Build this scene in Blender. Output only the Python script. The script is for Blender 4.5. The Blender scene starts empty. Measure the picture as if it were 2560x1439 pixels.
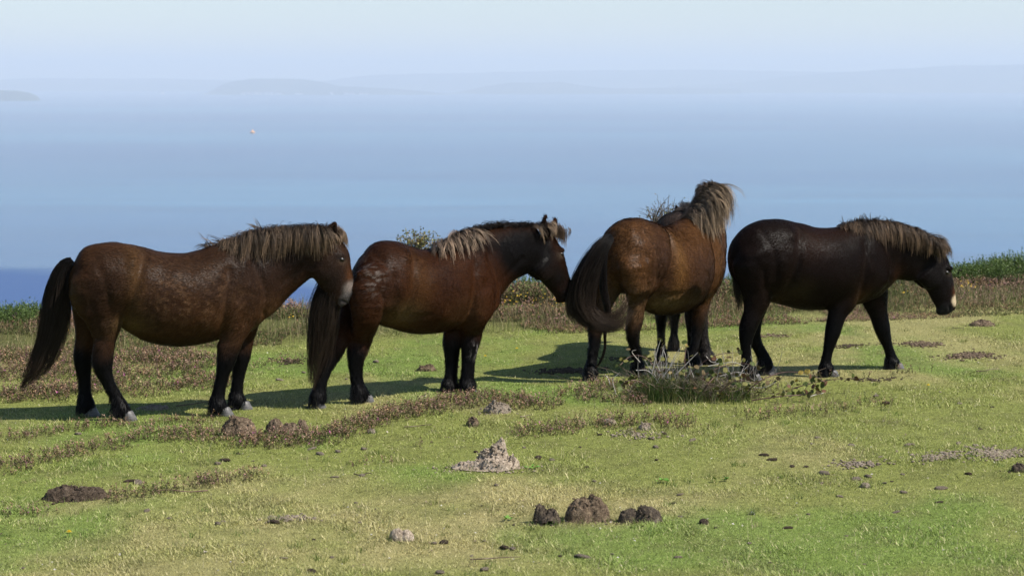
import bpy, math
import numpy as np
from mathutils import Vector, Matrix

scene = bpy.context.scene
COL = scene.collection
# ------------------------------------------------------------------ camera, light, exposure
F = 5200.0            # focal length in pixels of the 2560 px wide picture
CAM_H = 2.42
PITCH = math.atan(519.5 / F)
cam = bpy.data.cameras.new('camera')
cam.sensor_width = 36.0
cam.lens = 36.0 * F / 2560.0
cam.clip_start = 0.5
cam.clip_end = 200000.0
cam.dof.use_dof = True
cam.dof.focus_distance = 15.8
cam.dof.aperture_fstop = 5.0
cam_o = bpy.data.objects.new('camera', cam)
cam_o.location = (0, 0, CAM_H)
cam_o.rotation_euler = (math.pi / 2 - PITCH, 0, 0)
COL.objects.link(cam_o)
scene.camera = cam_o

TO_SUN = Vector((0.84, -0.22, 1.0)).normalized()
SUN_EL = math.asin(TO_SUN.z)
SUN_AZ = math.atan2(TO_SUN.x, TO_SUN.y)
world = bpy.data.worlds.new('World')
scene.world = world
world.use_nodes = True
wn = world.node_tree
wn.nodes.clear()
w_out = wn.nodes.new('ShaderNodeOutputWorld')
w_bg = wn.nodes.new('ShaderNodeBackground')
w_sky = wn.nodes.new('ShaderNodeTexSky')
w_sky.sky_type = 'NISHITA'
w_sky.sun_disc = False
w_sky.sun_elevation = SUN_EL
w_sky.sun_rotation = SUN_AZ
w_sky.altitude = 700
w_sky.air_density = 1.0
w_sky.dust_density = 0.4
w_sky.ozone_density = 1.6
w_bg.inputs['Strength'].default_value = 0.098
wn.links.new(w_sky.outputs[0], w_bg.inputs[0])
wn.links.new(w_bg.outputs[0], w_out.inputs[0])
sun = bpy.data.lights.new('sun', 'SUN')
sun.energy = 4.6
sun.angle = math.radians(0.53)
sun.color = (1.0, 0.95, 0.87)
sun_o = bpy.data.objects.new('sun', sun)
sun_o.rotation_euler = TO_SUN.to_track_quat('Z', 'Y').to_euler()
sun_o.location = (10, -5, 20)
COL.objects.link(sun_o)
scene.view_settings.view_transform = 'Standard'
scene.view_settings.look = 'None'
scene.view_settings.exposure = 0.48
scene.view_settings.gamma = 1.0
scene.view_settings.use_curve_mapping = False
scene.render.engine = 'CYCLES'
scene.cycles.max_bounces = 6
scene.cycles.diffuse_bounces = 3
scene.cycles.glossy_bounces = 2
scene.cycles.transmission_bounces = 2
scene.cycles.volume_bounces = 2
scene.cycles.use_denoising = True

# ------------------------------------------------------------------ helpers
RNG = np.random.default_rng(7)
CAM = np.array([0, 0, CAM_H])
FW = np.array([0, math.cos(PITCH), -math.sin(PITCH)])
UP = np.array([0, math.sin(PITCH), math.cos(PITCH)])
RT = np.array([1.0, 0, 0])


def ray(u, v):
    return FW + (u - 1280) / F * RT + (719.5 - v) / F * UP


def gpt(u, v, z=0.0):
    """where the line of sight meets the level z"""
    d = ray(u, v)
    s = (z - CAM_H) / d[2]
    return CAM + s * d


_tab = np.random.default_rng(3).random((32, 32, 32))


def vnoise(P, sc=1.0, off=0.0):
    P = np.asarray(P, float) * sc + off
    if P.shape[1] == 2:
        P = np.column_stack([P, np.zeros(len(P))])
    i = np.floor(P).astype(int)
    f = P - i
    f = f * f * (3 - 2 * f)
    i &= 31
    j = (i + 1) & 31
    x0, y0, z0 = i.T
    x1, y1, z1 = j.T
    fx, fy, fz = f.T
    a = _tab[x0, y0, z0] * (1 - fx) + _tab[x1, y0, z0] * fx
    b = _tab[x0, y1, z0] * (1 - fx) + _tab[x1, y1, z0] * fx
    c = _tab[x0, y0, z1] * (1 - fx) + _tab[x1, y0, z1] * fx
    d = _tab[x0, y1, z1] * (1 - fx) + _tab[x1, y1, z1] * fx
    return (a * (1 - fy) + b * fy) * (1 - fz) + (c * (1 - fy) + d * fy) * fz


def fbm(P, sc, off=0.0, octv=4):
    P = np.asarray(P, float)
    s = 0
    a = 0.5
    t = 0
    for k in range(octv):
        s = s + a * vnoise(P, sc * 2 ** k, off + 7.3 * k)
        t += a
        a *= 0.5
    return s / t


def sstep(a, b, x):
    t = np.clip((x - a) / (b - a), 0, 1)
    return t * t * (3 - 2 * t)


def mesh_from(name, V, faces, mat=None, col=None, smooth=False, parent=None, counts=None):
    """V (n,3); faces (m,3|4) int array or flat list with counts; col (n,3) point colours"""
    me = bpy.data.meshes.new(name)
    V = np.asarray(V, np.float32)
    if counts is None:
        faces = np.asarray(faces, np.int32)
        k = faces.shape[1]
        counts = np.full(len(faces), k, np.int32)
        flat = faces.ravel()
    else:
        flat = np.asarray(faces, np.int32)
        counts = np.asarray(counts, np.int32)
    me.vertices.add(len(V))
    me.vertices.foreach_set('co', V.ravel())
    me.loops.add(len(flat))
    me.loops.foreach_set('vertex_index', flat)
    me.polygons.add(len(counts))
    st = np.zeros(len(counts), np.int32)
    st[1:] = np.cumsum(counts)[:-1]
    me.polygons.foreach_set('loop_start', st)
    me.polygons.foreach_set('loop_total', counts)
    if smooth:
        me.polygons.foreach_set('use_smooth', np.ones(len(counts), bool))
    me.update(calc_edges=True)
    if col is not None:
        at = me.color_attributes.new('tint', 'FLOAT_COLOR', 'POINT')
        c4 = np.ones((len(V), 4), np.float32)
        c4[:, :3] = col
        at.data.foreach_set('color', c4.ravel())
    if mat is not None:
        me.materials.append(mat)
    o = bpy.data.objects.new(name, me)
    COL.objects.link(o)
    if parent is not None:
        o.parent = parent
    return o


def empty(name, loc=(0, 0, 0), yaw=0.0):
    o = bpy.data.objects.new(name, None)
    o.empty_display_size = 0.1
    o.location = loc
    o.rotation_euler = (0, 0, yaw)
    COL.objects.link(o)
    return o


def tag(o, label=None, cat=None, group=None, kind=None):
    if label:
        o['label'] = label
    if cat:
        o['category'] = cat
    if group:
        o['group'] = group
    if kind:
        o['kind'] = kind
    return o


class NT:
    def __init__(s, name):
        s.m = bpy.data.materials.new(name)
        s.m.use_nodes = True
        s.t = s.m.node_tree
        s.b = s.t.nodes['Principled BSDF']

    def n(s, typ, **kw):
        nd = s.t.nodes.new(typ)
        for k, v in kw.items():
            setattr(nd, k, v)
        return nd

    def l(s, a, b):
        s.t.links.new(a, b)

    def noise(s, scale, detail=4, rough=0.6, vec=None, mapping=None):
        nd = s.n('ShaderNodeTexNoise')
        nd.inputs['Scale'].default_value = scale
        nd.inputs['Detail'].default_value = detail
        nd.inputs['Roughness'].default_value = rough
        if vec is None:
            vec = s.n('ShaderNodeTexCoord').outputs['Object']
        if mapping is not None:
            mp = s.n('ShaderNodeMapping')
            mp.inputs['Scale'].default_value = mapping
            s.l(vec, mp.inputs['Vector'])
            vec = mp.outputs[0]
        s.l(vec, nd.inputs['Vector'])
        return nd.outputs['Fac']

    def ramp(s, fac, stops):
        r = s.n('ShaderNodeValToRGB')
        el = r.color_ramp.elements
        while len(el) < len(stops):
            el.new(0.5)
        for e, (p, c) in zip(el, stops):
            e.position = p
            e.color = (*c, 1) if len(c) == 3 else c
        s.l(fac, r.inputs[0])
        return r.outputs[0]

    def mix(s, fac, a, b, mode='MIX'):
        m = s.n('ShaderNodeMix', data_type='RGBA', blend_type=mode)
        for sock, v in ((m.inputs[0], fac), (m.inputs[6], a), (m.inputs[7], b)):
            if isinstance(v, (int, float)):
                sock.default_value = v
            elif isinstance(v, tuple):
                sock.default_value = (*v, 1)
            else:
                s.l(v, sock)
        return m.outputs[2]

    def bump(s, fac, strength=0.3, dist=0.01, base=None):
        b = s.n('ShaderNodeBump')
        b.inputs['Strength'].default_value = strength
        b.inputs['Distance'].default_value = dist
        s.l(fac, b.inputs['Height'])
        if base is not None:
            s.l(base, b.inputs['Normal'])
        return b.outputs[0]


def tint_mat(name, rough=0.6, spec=0.3, trans=0.0, noise=None, bump=None, gain=1.0):
    """material whose colour is the mesh's own 'tint' attribute, with a little grain"""
    t = NT(name)
    a = t.n('ShaderNodeAttribute', attribute_name='tint')
    c = a.outputs['Color']
    if noise:
        f = t.noise(noise[0], 3)
        g = t.ramp(f, [(0.3, (noise[1],) * 3), (0.7, (noise[2],) * 3)])
        c = t.mix(1.0, c, g, 'MULTIPLY')
    t.l(c, t.b.inputs['Base Color'])
    t.b.inputs['Roughness'].default_value = rough
    t.b.inputs['Specular IOR Level'].default_value = spec
    if bump:
        f = t.noise(bump[0], 4)
        t.l(t.bump(f, bump[1], bump[2]), t.b.inputs['Normal'])
    if trans > 0:
        out = t.t.nodes['Material Output']
        tr = t.n('ShaderNodeBsdfTranslucent')
        t.l(c, tr.inputs['Color'])
        mx = t.n('ShaderNodeMixShader')
        mx.inputs[0].default_value = trans
        t.l(t.b.outputs[0], mx.inputs[1])
        t.l(tr.outputs[0], mx.inputs[2])
        t.l(mx.outputs[0], out.inputs['Surface'])
    return t.m
# ------------------------------------------------------------------ the setting
SEA_Z = CAM_H - 180.0


def edge_y(x):
    return 19.9 + 0.42 * (np.clip(x, -14, 9) + 4.5)


def terrain(x, y):
    x = np.asarray(x, float)
    y = np.asarray(y, float)
    P = np.column_stack([x.ravel(), y.ravel()])
    z = 0.05 * (fbm(P, 0.55, 3.1, 2) - 0.5) * sstep(22, 16, y.ravel()) + 0.012 * (fbm(P, 3.0, 9.0, 2) - 0.5)
    z = z.reshape(x.shape)
    z += (0.11 * (fbm(P, 0.75, 23.0, 3) - 0.5) * sstep(14.2, 12.0, P[:, 1])).reshape(x.shape)
    z += 0.9 * sstep(10.5, 1.0, y)
    d = y - edge_y(x)
    lip = np.where(d > 0, d, 0)
    z = z - (0.6 * np.sqrt(lip * lip + 1.0) - 0.6) - 0.00035 * np.clip(lip, 0, 400) ** 2 * 0.6
    bank = 0.10 * sstep(-2.0, -0.6, d) * sstep(1.2, 0.0, d)
    return z + bank


def axis(lo, hi, n0, grow):
    out = [0.0]
    return out


xs = np.concatenate([-np.geomspace(2000, 9, 26), np.linspace(-8.5, 8.5, 170), np.geomspace(9, 2000, 26)])
ys = np.concatenate([np.linspace(-60, 5, 20), np.linspace(5.6, 27, 150), np.geomspace(27.4, 420, 30)])
X, Y = np.meshgrid(xs, ys, indexing='ij')
Z = terrain(X, Y)
Z = np.maximum(Z, SEA_Z - 20)
nx, ny = X.shape
idx = np.arange(nx * ny).reshape(nx, ny)
Q = np.stack([idx[:-1, :-1], idx[1:, :-1], idx[1:, 1:], idx[:-1, 1:]], -1).reshape(-1, 4)

def turf_colour(P):
    """patchwork of yellow green, straw and fresh green turf"""
    n = len(P)
    Q_ = P * [1, 0.6]
    straw = fbm(Q_, 0.8, 1.5, 5) + .10 * (vnoise(P, 5.0, 8.8) - .5)
    green = fbm(P * [1, 0.6], 1.0, 14.5, 5) + .10 * (vnoise(P, 4.0, 2.2) - .5)
    fine = vnoise(P, 6.0, 3.3)
    c = np.tile([0.265, 0.29, 0.078], (n, 1))

    def bl(c, w, col):
        w = np.clip(w, 0, 1)[:, None]
        return c * (1 - w) + np.array(col) * w
    c = bl(c, (sstep(.44, .68, straw) * .62 + .20 * sstep(12.6, 11.4, P[:, 1] + .9 * (vnoise(P, .9, 5.5) - .5)) * sstep(9.6, 10.8, P[:, 1])), (0.44, 0.375, 0.175))
    c = bl(c, sstep(.50, .72, green) * .85, (0.20, 0.285, 0.06))
    c = bl(c, sstep(.45, .15, fine) * .35, (0.16, 0.155, 0.06))
    d_ = P[:, 1] - edge_y(P[:, 0])             # peaty litter under the heather bank
    c = bl(c, sstep(-2.1, -1.3, d_ + .7 * (vnoise(P, 1.4, 6.6) - .5)) * .75, (0.125, 0.115, 0.05))
    return c


g = NT('turf_soil')
n2 = g.noise(14, 5, 0.7)
n3 = g.noise(110, 3, 0.7)
ga = g.n('ShaderNodeAttribute', attribute_name='tint')
c2 = g.ramp(n2, [(0.30, (0.6, 0.6, 0.55)), (0.55, (0.95, 0.95, 0.95)), (0.75, (1.15, 1.1, 1.0))])
c3 = g.ramp(n3, [(0.3, (0.45, 0.47, 0.45)), (0.5, (0.9, 0.9, 0.9)), (0.7, (1.35, 1.3, 1.25))])
cc = g.mix(1.0, g.mix(1.0, ga.outputs['Color'], c2, 'MULTIPLY'), c3, 'MULTIPLY')
g.l(cc, g.b.inputs['Base Color'])
g.b.inputs['Roughness'].default_value = 0.95
g.b.inputs['Specular IOR Level'].default_value = 0.1
g.l(g.bump(n3, 0.8, 0.012, g.bump(n2, 0.6, 0.03)), g.b.inputs['Normal'])
gP = np.column_stack([X.ravel(), Y.ravel()])
ground = mesh_from('ground', np.column_stack([gP, Z.ravel()]), Q, g.m, turf_colour(gP) * 0.95, smooth=True)
tag(ground, 'short cropped hilltop turf falling away to the sea', kind='structure')

# sea -------------------------------------------------------------
s = NT('sea_water')
pos = s.n('ShaderNodeTexCoord').outputs['Object']
b1 = s.noise(0.00055, 4, 0.55, pos, (0.35, 1.0, 1.0))
b2 = s.noise(0.006, 4, 0.6, pos, (0.22, 1.0, 1.0))
rip = s.noise(0.09, 4, 0.6, pos, (0.5, 1.0, 1.0))
deep = s.ramp(b1, [(0.36, (0.009, 0.055, 0.17)), (0.5, (0.020, 0.092, 0.205)), (0.64, (0.04, 0.15, 0.26))])
b3 = s.noise(0.02, 4, 0.65, pos, (0.12, 1.0, 1.0))
band = s.mix(1.0, s.ramp(b2, [(0.35, (0.80, 0.83, 0.86)), (0.65, (1.18, 1.15, 1.1))]), s.ramp(b3, [(0.35, (0.86, 0.88, 0.9)), (0.65, (1.12, 1.1, 1.08))]), 'MULTIPLY')
sep = s.n('ShaderNodeSeparateXYZ')
s.l(pos, sep.inputs[0])
wob = s.noise(0.004, 3, 0.6, pos, (0.5, 1.0, 1.0))
ma = s.n('ShaderNodeMath', operation='MULTIPLY_ADD')      # wind line: rougher, darker water inshore at the left
s.l(sep.outputs[0], ma.inputs[0])
ma.inputs[1].default_value = 0.55
s.l(sep.outputs[1], ma.inputs[2])
mb = s.n('ShaderNodeMath', operation='MULTIPLY_ADD')
s.l(wob, mb.inputs[0])
mb.inputs[1].default_value = 240.0
s.l(ma.outputs[0], mb.inputs[2])
mr = s.n('ShaderNodeMapRange')
mr.inputs['From Min'].default_value = 1790
mr.inputs['From Max'].default_value = 1885
s.l(mb.outputs[0], mr.inputs['Value'])
far_c = s.mix(1.0, deep, band, 'MULTIPLY')
s.l(s.mix(mr.outputs[0], (0.007, 0.056, 0.20), far_c), s.b.inputs['Base Color'])
mr2 = s.n('ShaderNodeMapRange')
s.l(mr.outputs[0], mr2.inputs['Value'])
mr2.inputs['To Min'].default_value = 0.42
mr2.inputs['To Max'].default_value = 0.22
s.l(mr2.outputs[0], s.b.inputs['Roughness'])
s.b.inputs['Roughness'].default_value = 0.22
s.b.inputs['IOR'].default_value = 1.33
s.b.inputs['Specular IOR Level'].default_value = 0.5
s.l(s.bump(rip, 0.35, 2.0), s.b.inputs['Normal'])
sx = np.array([-30000, 30000.0])
sy = np.array([60, 43000.0])
V = [(sx[0], sy[0], SEA_Z), (sx[1], sy[0], SEA_Z), (sx[1], sy[1], SEA_Z), (sx[0], sy[1], SEA_Z)]
sea = mesh_from('sea', V, np.array([[0, 1, 2, 3]]), s.m)
tag(sea, 'calm pale blue sea of the wide channel', kind='structure')

# far coast ---------------------------------------------------------
hm = NT('far_land')
hn = hm.noise(0.0016, 5, 0.7)
hm.l(hm.ramp(hn, [(0.35, (0.025, 0.04, 0.018)), (0.55, (0.06, 0.075, 0.03)), (0.7, (0.12, 0.11, 0.06))]), hm.b.inputs['Base Color'])
hm.b.inputs['Roughness'].default_value = 0.95


def far_ridge(name, label, prof, dist, depth, seed):
    """prof: (u, v of the skyline) at the given distance; a rounded ridge of that depth rising from the sea"""
    pu = np.array([p[0] for p in prof], float)
    pv = np.array([p[1] for p in prof], float)
    n = 160
    u = np.linspace(pu[0], pu[-1], n)
    v = np.interp(u, pu, pv)
    x = (u - 1280) / F * dist
    top = CAM_H + (200 - v) / F * dist
    top = top + (vnoise(np.column_stack([u * 0.02, u * 0 + seed]), 1.0) - 0.5) * 0.0005 * dist
    top = np.maximum(top, SEA_Z - 2)
    m = 15
    t = np.linspace(-1, 1, m)
    bell = np.clip(1 - np.abs(t) ** 1.7, 0, 1)
    XX = np.repeat(x[:, None], m, 1) * (1 + 0.5 * t[None] * depth / dist)
    YY = dist + 0.5 * depth * t[None] + 0 * XX + 0.06 * depth * (vnoise(np.column_stack([u * 0.012, u * 0 + 5 + seed]), 1.0)[:, None] - 0.5)
    ZZ = SEA_Z - 3 + (top[:, None] - SEA_Z + 3) * bell[None]
    rel = fbm(np.column_stack([XX.ravel(), YY.ravel()]), 0.0012, seed, 3).reshape(XX.shape)
    ZZ = ZZ - (rel - 0.5) * 0.35 * (top[:, None] - SEA_Z) * bell[None] * (1 - bell[None]) * 2
    ii = np.arange(n * m).reshape(n, m)
    q = np.stack([ii[:-1, :-1], ii[1:, :-1], ii[1:, 1:], ii[:-1, 1:]], -1).reshape(-1, 4)
    o = mesh_from(name, np.column_stack([XX.ravel(), YY.ravel(), ZZ.ravel()]), q, hm.m, smooth=True)
    tag(o, label, kind='structure')
    return o


far_ridge('hills', 'long faint range of hills along the horizon across the water',
          [(-700, 205), (-200, 198), (0, 200), (90, 197), (420, 197), (560, 200), (820, 204), (900, 190), (1000, 186), (1280, 180), (1450, 177), (1800, 176),
           (2000, 180), (2400, 178), (3300, 190)], 36500, 6000, 1.0)
far_ridge('hills', 'higher hazy hill range rising towards the right horizon',
          [(1550, 224), (1750, 213), (1880, 205), (1960, 193), (2080, 181), (2200, 176), (2300, 171), (2330, 166), (2370, 164), (2480, 164), (2600, 162), (3200, 175)],
          31500, 5000, 4.0)
far_ridge('headland', 'low wooded headland with white houses on the far shore',
          [(515, 236), (535, 226), (560, 212), (590, 203), (630, 198), (700, 197), (760, 199), (800, 205), (850, 214), (930, 220), (1010, 224), (1100, 231), (1135, 236)],
          26200, 1500, 8.0)
far_ridge('headland', 'faint low headland left of the right hill range',
          [(1110, 236), (1160, 229), (1210, 218), (1270, 208), (1400, 206), (1440, 212), (1520, 221), (1700, 219), (1850, 224)], 27500, 1500, 11.0)
far_ridge('island', 'low island with steep right end at the left edge',
          [(-260, 250), (-200, 236), (-80, 228), (0, 225), (45, 227), (80, 232), (98, 240), (106, 250)], 18500, 700, 14.0)

# a few pale houses along the far shore
wl = NT('pale_render')
wl.l(wl.ramp(wl.noise(0.05, 3), [(0.3, (0.72, 0.68, 0.62)), (0.7, (0.82, 0.8, 0.76))]), wl.b.inputs['Base Color'])
rf = NT('slate_roof')
rf.l(rf.ramp(rf.noise(0.08, 3), [(0.3, (0.12, 0.09, 0.09)), (0.7, (0.2, 0.15, 0.14))]), rf.b.inputs['Base Color'])
HV = np.array([(-1, -.6, 0), (1, -.6, 0), (1, .6, 0), (-1, .6, 0), (-1, -.6, 1), (1, -.6, 1), (1, .6, 1), (-1, .6, 1)], float)
HF = np.array([[0, 1, 5, 4], [1, 2, 6, 5], [2, 3, 7, 6], [3, 0, 4, 7]])
RV = np.array([(-1.05, -.68, 1.002), (1.05, -.68, 1.002), (1.05, .68, 1.002), (-1.05, .68, 1.002), (-1, 0, 1.5), (1, 0, 1.5)], float)
RF_f = [0, 1, 5, 4, 1, 2, 5, 2, 3, 4, 5, 3, 0, 4]
wall_me = mesh_from('wall', HV, HF, wl.m)
roof_me = mesh_from('roof', RV, RF_f, rf.m, counts=[4, 3, 4, 3])
first = True
hr = np.random.default_rng(5)
hlist = [(612, 40, 233.5), (624, 46, 231), (633, 60, 233), (642, 70, 234), (655, 60, 232), (668, 75, 234), (680, 60, 233), (694, 70, 234), (703, 45, 232.5), (745, 40, 234),
         (755, 50, 234.5), (832, 38, 234), (868, 44, 233.5), (878, 60, 232), (884, 70, 233), (905, 44, 234), (918, 40, 234.5), (411, 45, 233)]
ORD = ['first', 'second', 'third', 'fourth', 'fifth', 'sixth', 'seventh', 'eighth', 'ninth', 'tenth', 'eleventh', 'twelfth', 'thirteenth', 'fourteenth', 'fifteenth', 'sixteenth', 'seventeenth',
       'eighteenth', 'nineteenth', 'twentieth', 'twenty-first', 'twenty-second', 'twenty-third', 'twenty-fourth', 'twenty-fifth']
hlist.sort()
for hi, (u, w, v) in enumerate(hlist):
    r = empty('house')
    d = 25440.0 if u > 500 else 26500.0
    zz = CAM_H + (200 - v) / F * d
    r.location = ((u - 1280) / F * d, d - 60, max(zz - 20, SEA_Z - 1))
    r.rotation_euler = (0, 0, hr.uniform(-.3, .3))
    r.scale = (w * 0.5, w * 0.5, hr.uniform(16, 26))
    tag(r, 'tiny pale house on the far shore, ' + ORD[hi] + ' from the left', 'house', 'pale houses along the far shore')
    if first:
        wall_me.parent = r
        roof_me.parent = r
        first = False
    else:
        for src in (wall_me, roof_me):
            c = src.copy()
            COL.objects.link(c)
            c.parent = r

# orange buoy out on the water
bm_ = NT('orange_buoy_paint')
bm_.l(bm_.ramp(bm_.noise(0.6, 3), [(0.3, (0.75, 0.33, 0.08)), (0.7, (0.85, 0.42, 0.12))]), bm_.b.inputs['Base Color'])
d = (180.0) / ((332 - 200) / F)
seg = 20
prof = [(0, -1), (6, -1), (9, 1.5), (9, 4), (6.5, 6), (2.6, 6.6), (2.2, 11), (1.2, 12), (0, 12.4)]
VV = [(p[0] * math.cos(2 * math.pi * k / seg), p[0] * math.sin(2 * math.pi * k / seg), p[1]) for p in prof for k in range(seg)]
QF = np.array([[a * seg + k, a * seg + (k + 1) % seg, (a + 1) * seg + (k + 1) % seg, (a + 1) * seg + k] for a in range(len(prof) - 1) for k in range(seg)])
buoy = mesh_from('buoy', VV, QF, bm_.m, smooth=True)
buoy.location = ((633 - 1280) / F * d, d, SEA_Z)
tag(buoy, 'tiny orange buoy floating alone on the pale sea', 'buoy')

# haze ---------------------------------------------------------------
hz = bpy.data.materials.new('sea_haze')
hz.use_nodes = True
ht = hz.node_tree
ht.nodes.clear()
ho = ht.nodes.new('ShaderNodeOutputMaterial')
hv = ht.nodes.new('ShaderNodeVolumePrincipled')
hv.inputs['Color'].default_value = (0.84, 0.91, 0.985, 1)
hv.inputs['Density'].default_value = 0.00008
hv.inputs['Anisotropy'].default_value = 0.0
ht.links.new(hv.outputs[0], ho.inputs['Volume'])
x0, x1, y0, y1, z0, z1 = -33000, 33000, -4000, 47000, SEA_Z - 30, CAM_H + 420
BV = [(x0, y0, z0), (x1, y0, z0), (x1, y1, z0), (x0, y1, z0), (x0, y0, z1), (x1, y0, z1), (x1, y1, z1), (x0, y1, z1)]
BF = np.array([[0, 3, 2, 1], [4, 5, 6, 7], [0, 1, 5, 4], [1, 2, 6, 5], [2, 3, 7, 6], [3, 0, 4, 7]])
haze = mesh_from('haze', BV, BF, hz)
tag(haze, 'pale sea haze over the whole view', kind='stuff')
# ------------------------------------------------------------------ ponies: implicit bodies turned into one continuous mesh
def catmull(S, n):
    """S (k,m) stations -> smooth resample with n points per span"""
    S = np.asarray(S, float)
    if len(S) < 3:
        t = np.linspace(0, 1, n + 1)[:, None]
        return S[0] * (1 - t) + S[-1] * t
    P = np.vstack([2 * S[0] - S[1], S, 2 * S[-1] - S[-2]])
    out = []
    for i in range(len(S) - 1):
        p0, p1, p2, p3 = P[i:i + 4]
        for t in np.linspace(0, 1, n, endpoint=False):
            q = 0.5 * (2 * p1 + (p2 - p0) * t + (2 * p0 - 5 * p1 + 4 * p2 - p3) * t * t + (3 * p1 - p0 - 3 * p2 + p3) * t ** 3)
            out.append(q)
    out.append(S[-1])
    return np.array(out)


def seg_d(P, a, b, ra, rb, lat, cap):
    d = b - a
    L = np.linalg.norm(d) + 1e-9
    d = d / L
    w = P - a
    s = w @ d
    t = np.clip(s / L, 0, 1)
    l = lat - (lat @ d) * d
    if np.linalg.norm(l) < 0.1:
        l = np.array([0, 0, 1.0]) - d[2] * d
    l = l / (np.linalg.norm(l) + 1e-9)
    n = np.cross(d, l)
    qi = w @ n
    ql = w @ l
    qd = s - t * L
    ri = ra[0] + (rb[0] - ra[0]) * t
    rl = ra[1] + (rb[1] - ra[1]) * t
    rm = np.minimum(ri, rl) * cap
    A, B, C = qi / ri, ql / rl, qd / rm
    k0 = np.sqrt(A * A + B * B + C * C)
    k1 = np.sqrt((A / ri) ** 2 + (B / rl) ** 2 + (C / rm) ** 2) + 1e-6
    return np.where(k0 < 1e-3, -np.minimum(ri, rl), k0 * (k0 - 1) / k1)


def smin(a, b, k):
    h = np.maximum(k - np.abs(a - b), 0) / k
    return np.minimum(a, b) - h * h * k * 0.25


class Field:
    def __init__(s, lo, hi, h):
        s.lo = np.array(lo, float)
        s.h = h
        s.n = np.ceil((np.array(hi) - s.lo) / h).astype(int) + 1
        s.F = np.full(s.n, 0.6, np.float32)
        s.ax = [s.lo[i] + h * np.arange(s.n[i]) for i in range(3)]

    def block(s, lo, hi):
        i0 = np.clip(np.floor((lo - s.lo) / s.h).astype(int), 0, s.n - 1)
        i1 = np.clip(np.ceil((hi - s.lo) / s.h).astype(int) + 1, 1, s.n)
        sl = tuple(slice(i0[k], i1[k]) for k in range(3))
        g = np.meshgrid(*[s.ax[k][sl[k]] for k in range(3)], indexing='ij')
        return sl, np.stack([q.ravel() for q in g], 1), g[0].shape

    def chain(s, S, k=0.05, n=4, lat=(0, 1, 0), cap=0.7, sub=False):
        """S rows: x y z r_in r_lat"""
        C = catmull(S, n) if len(S) > 1 else np.vstack([S, np.asarray(S) + [[1e-4, 0, 0, 0, 0]]])
        lat = np.array(lat, float)
        mg = 0.06
        rr = np.maximum(C[:, 3], C[:, 4])[:, None]
        lo = (C[:, :3] - rr).min(0) - mg
        hi = (C[:, :3] + rr).max(0) + mg
        sl, _, shp = s.block(lo, hi)
        D = np.full(shp, 0.6, np.float32)
        o = np.array([q.start for q in sl])
        for i in range(len(C) - 1):
            a, b = C[i], C[i + 1]
            r = max(a[3:].max(), b[3:].max())
            sl2, P, sh = s.block(np.minimum(a[:3], b[:3]) - r - mg, np.maximum(a[:3], b[:3]) + r + mg)
            d = seg_d(P, a[:3], b[:3], a[3:], b[3:], lat, cap).reshape(sh)
            rel = tuple(slice(sl2[j].start - o[j], sl2[j].stop - o[j]) for j in range(3))
            if any(q.start < 0 for q in rel):
                rel2 = tuple(slice(max(0, q.start), q.stop) for q in rel)
                d = d[tuple(slice(max(0, -q.start), None) for q in rel)]
                rel = rel2
            T = D[rel]
            d = d[:T.shape[0], :T.shape[1], :T.shape[2]]
            D[rel] = smin(T, d, 0.012)
        if sub:
            cur = s.F[sl]
            s.F[sl] = -smin(-cur, D, k)
        else:
            s.F[sl] = smin(s.F[sl], D, k)

    def sample(s, P):
        q = (P - s.lo) / s.h
        i = np.clip(np.floor(q).astype(int), 0, s.n - 2)
        f = np.clip(q - i, 0, 1)
        F_ = s.F
        x, y, z = i.T
        fx, fy, fz = f.T
        v = 0
        for dx in (0, 1):
            for dy in (0, 1):
                for dz in (0, 1):
                    v = v + F_[x + dx, y + dy, z + dz] * (fx if dx else 1 - fx) * (fy if dy else 1 - fy) * (fz if dz else 1 - fz)
        return v

    def grad(s, P):
        e = s.h
        G = np.stack([s.sample(P + d) - s.sample(P - d) for d in np.eye(3) * e], 1)
        return G / (np.linalg.norm(G, axis=1, keepdims=True) + 1e-9)


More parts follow.
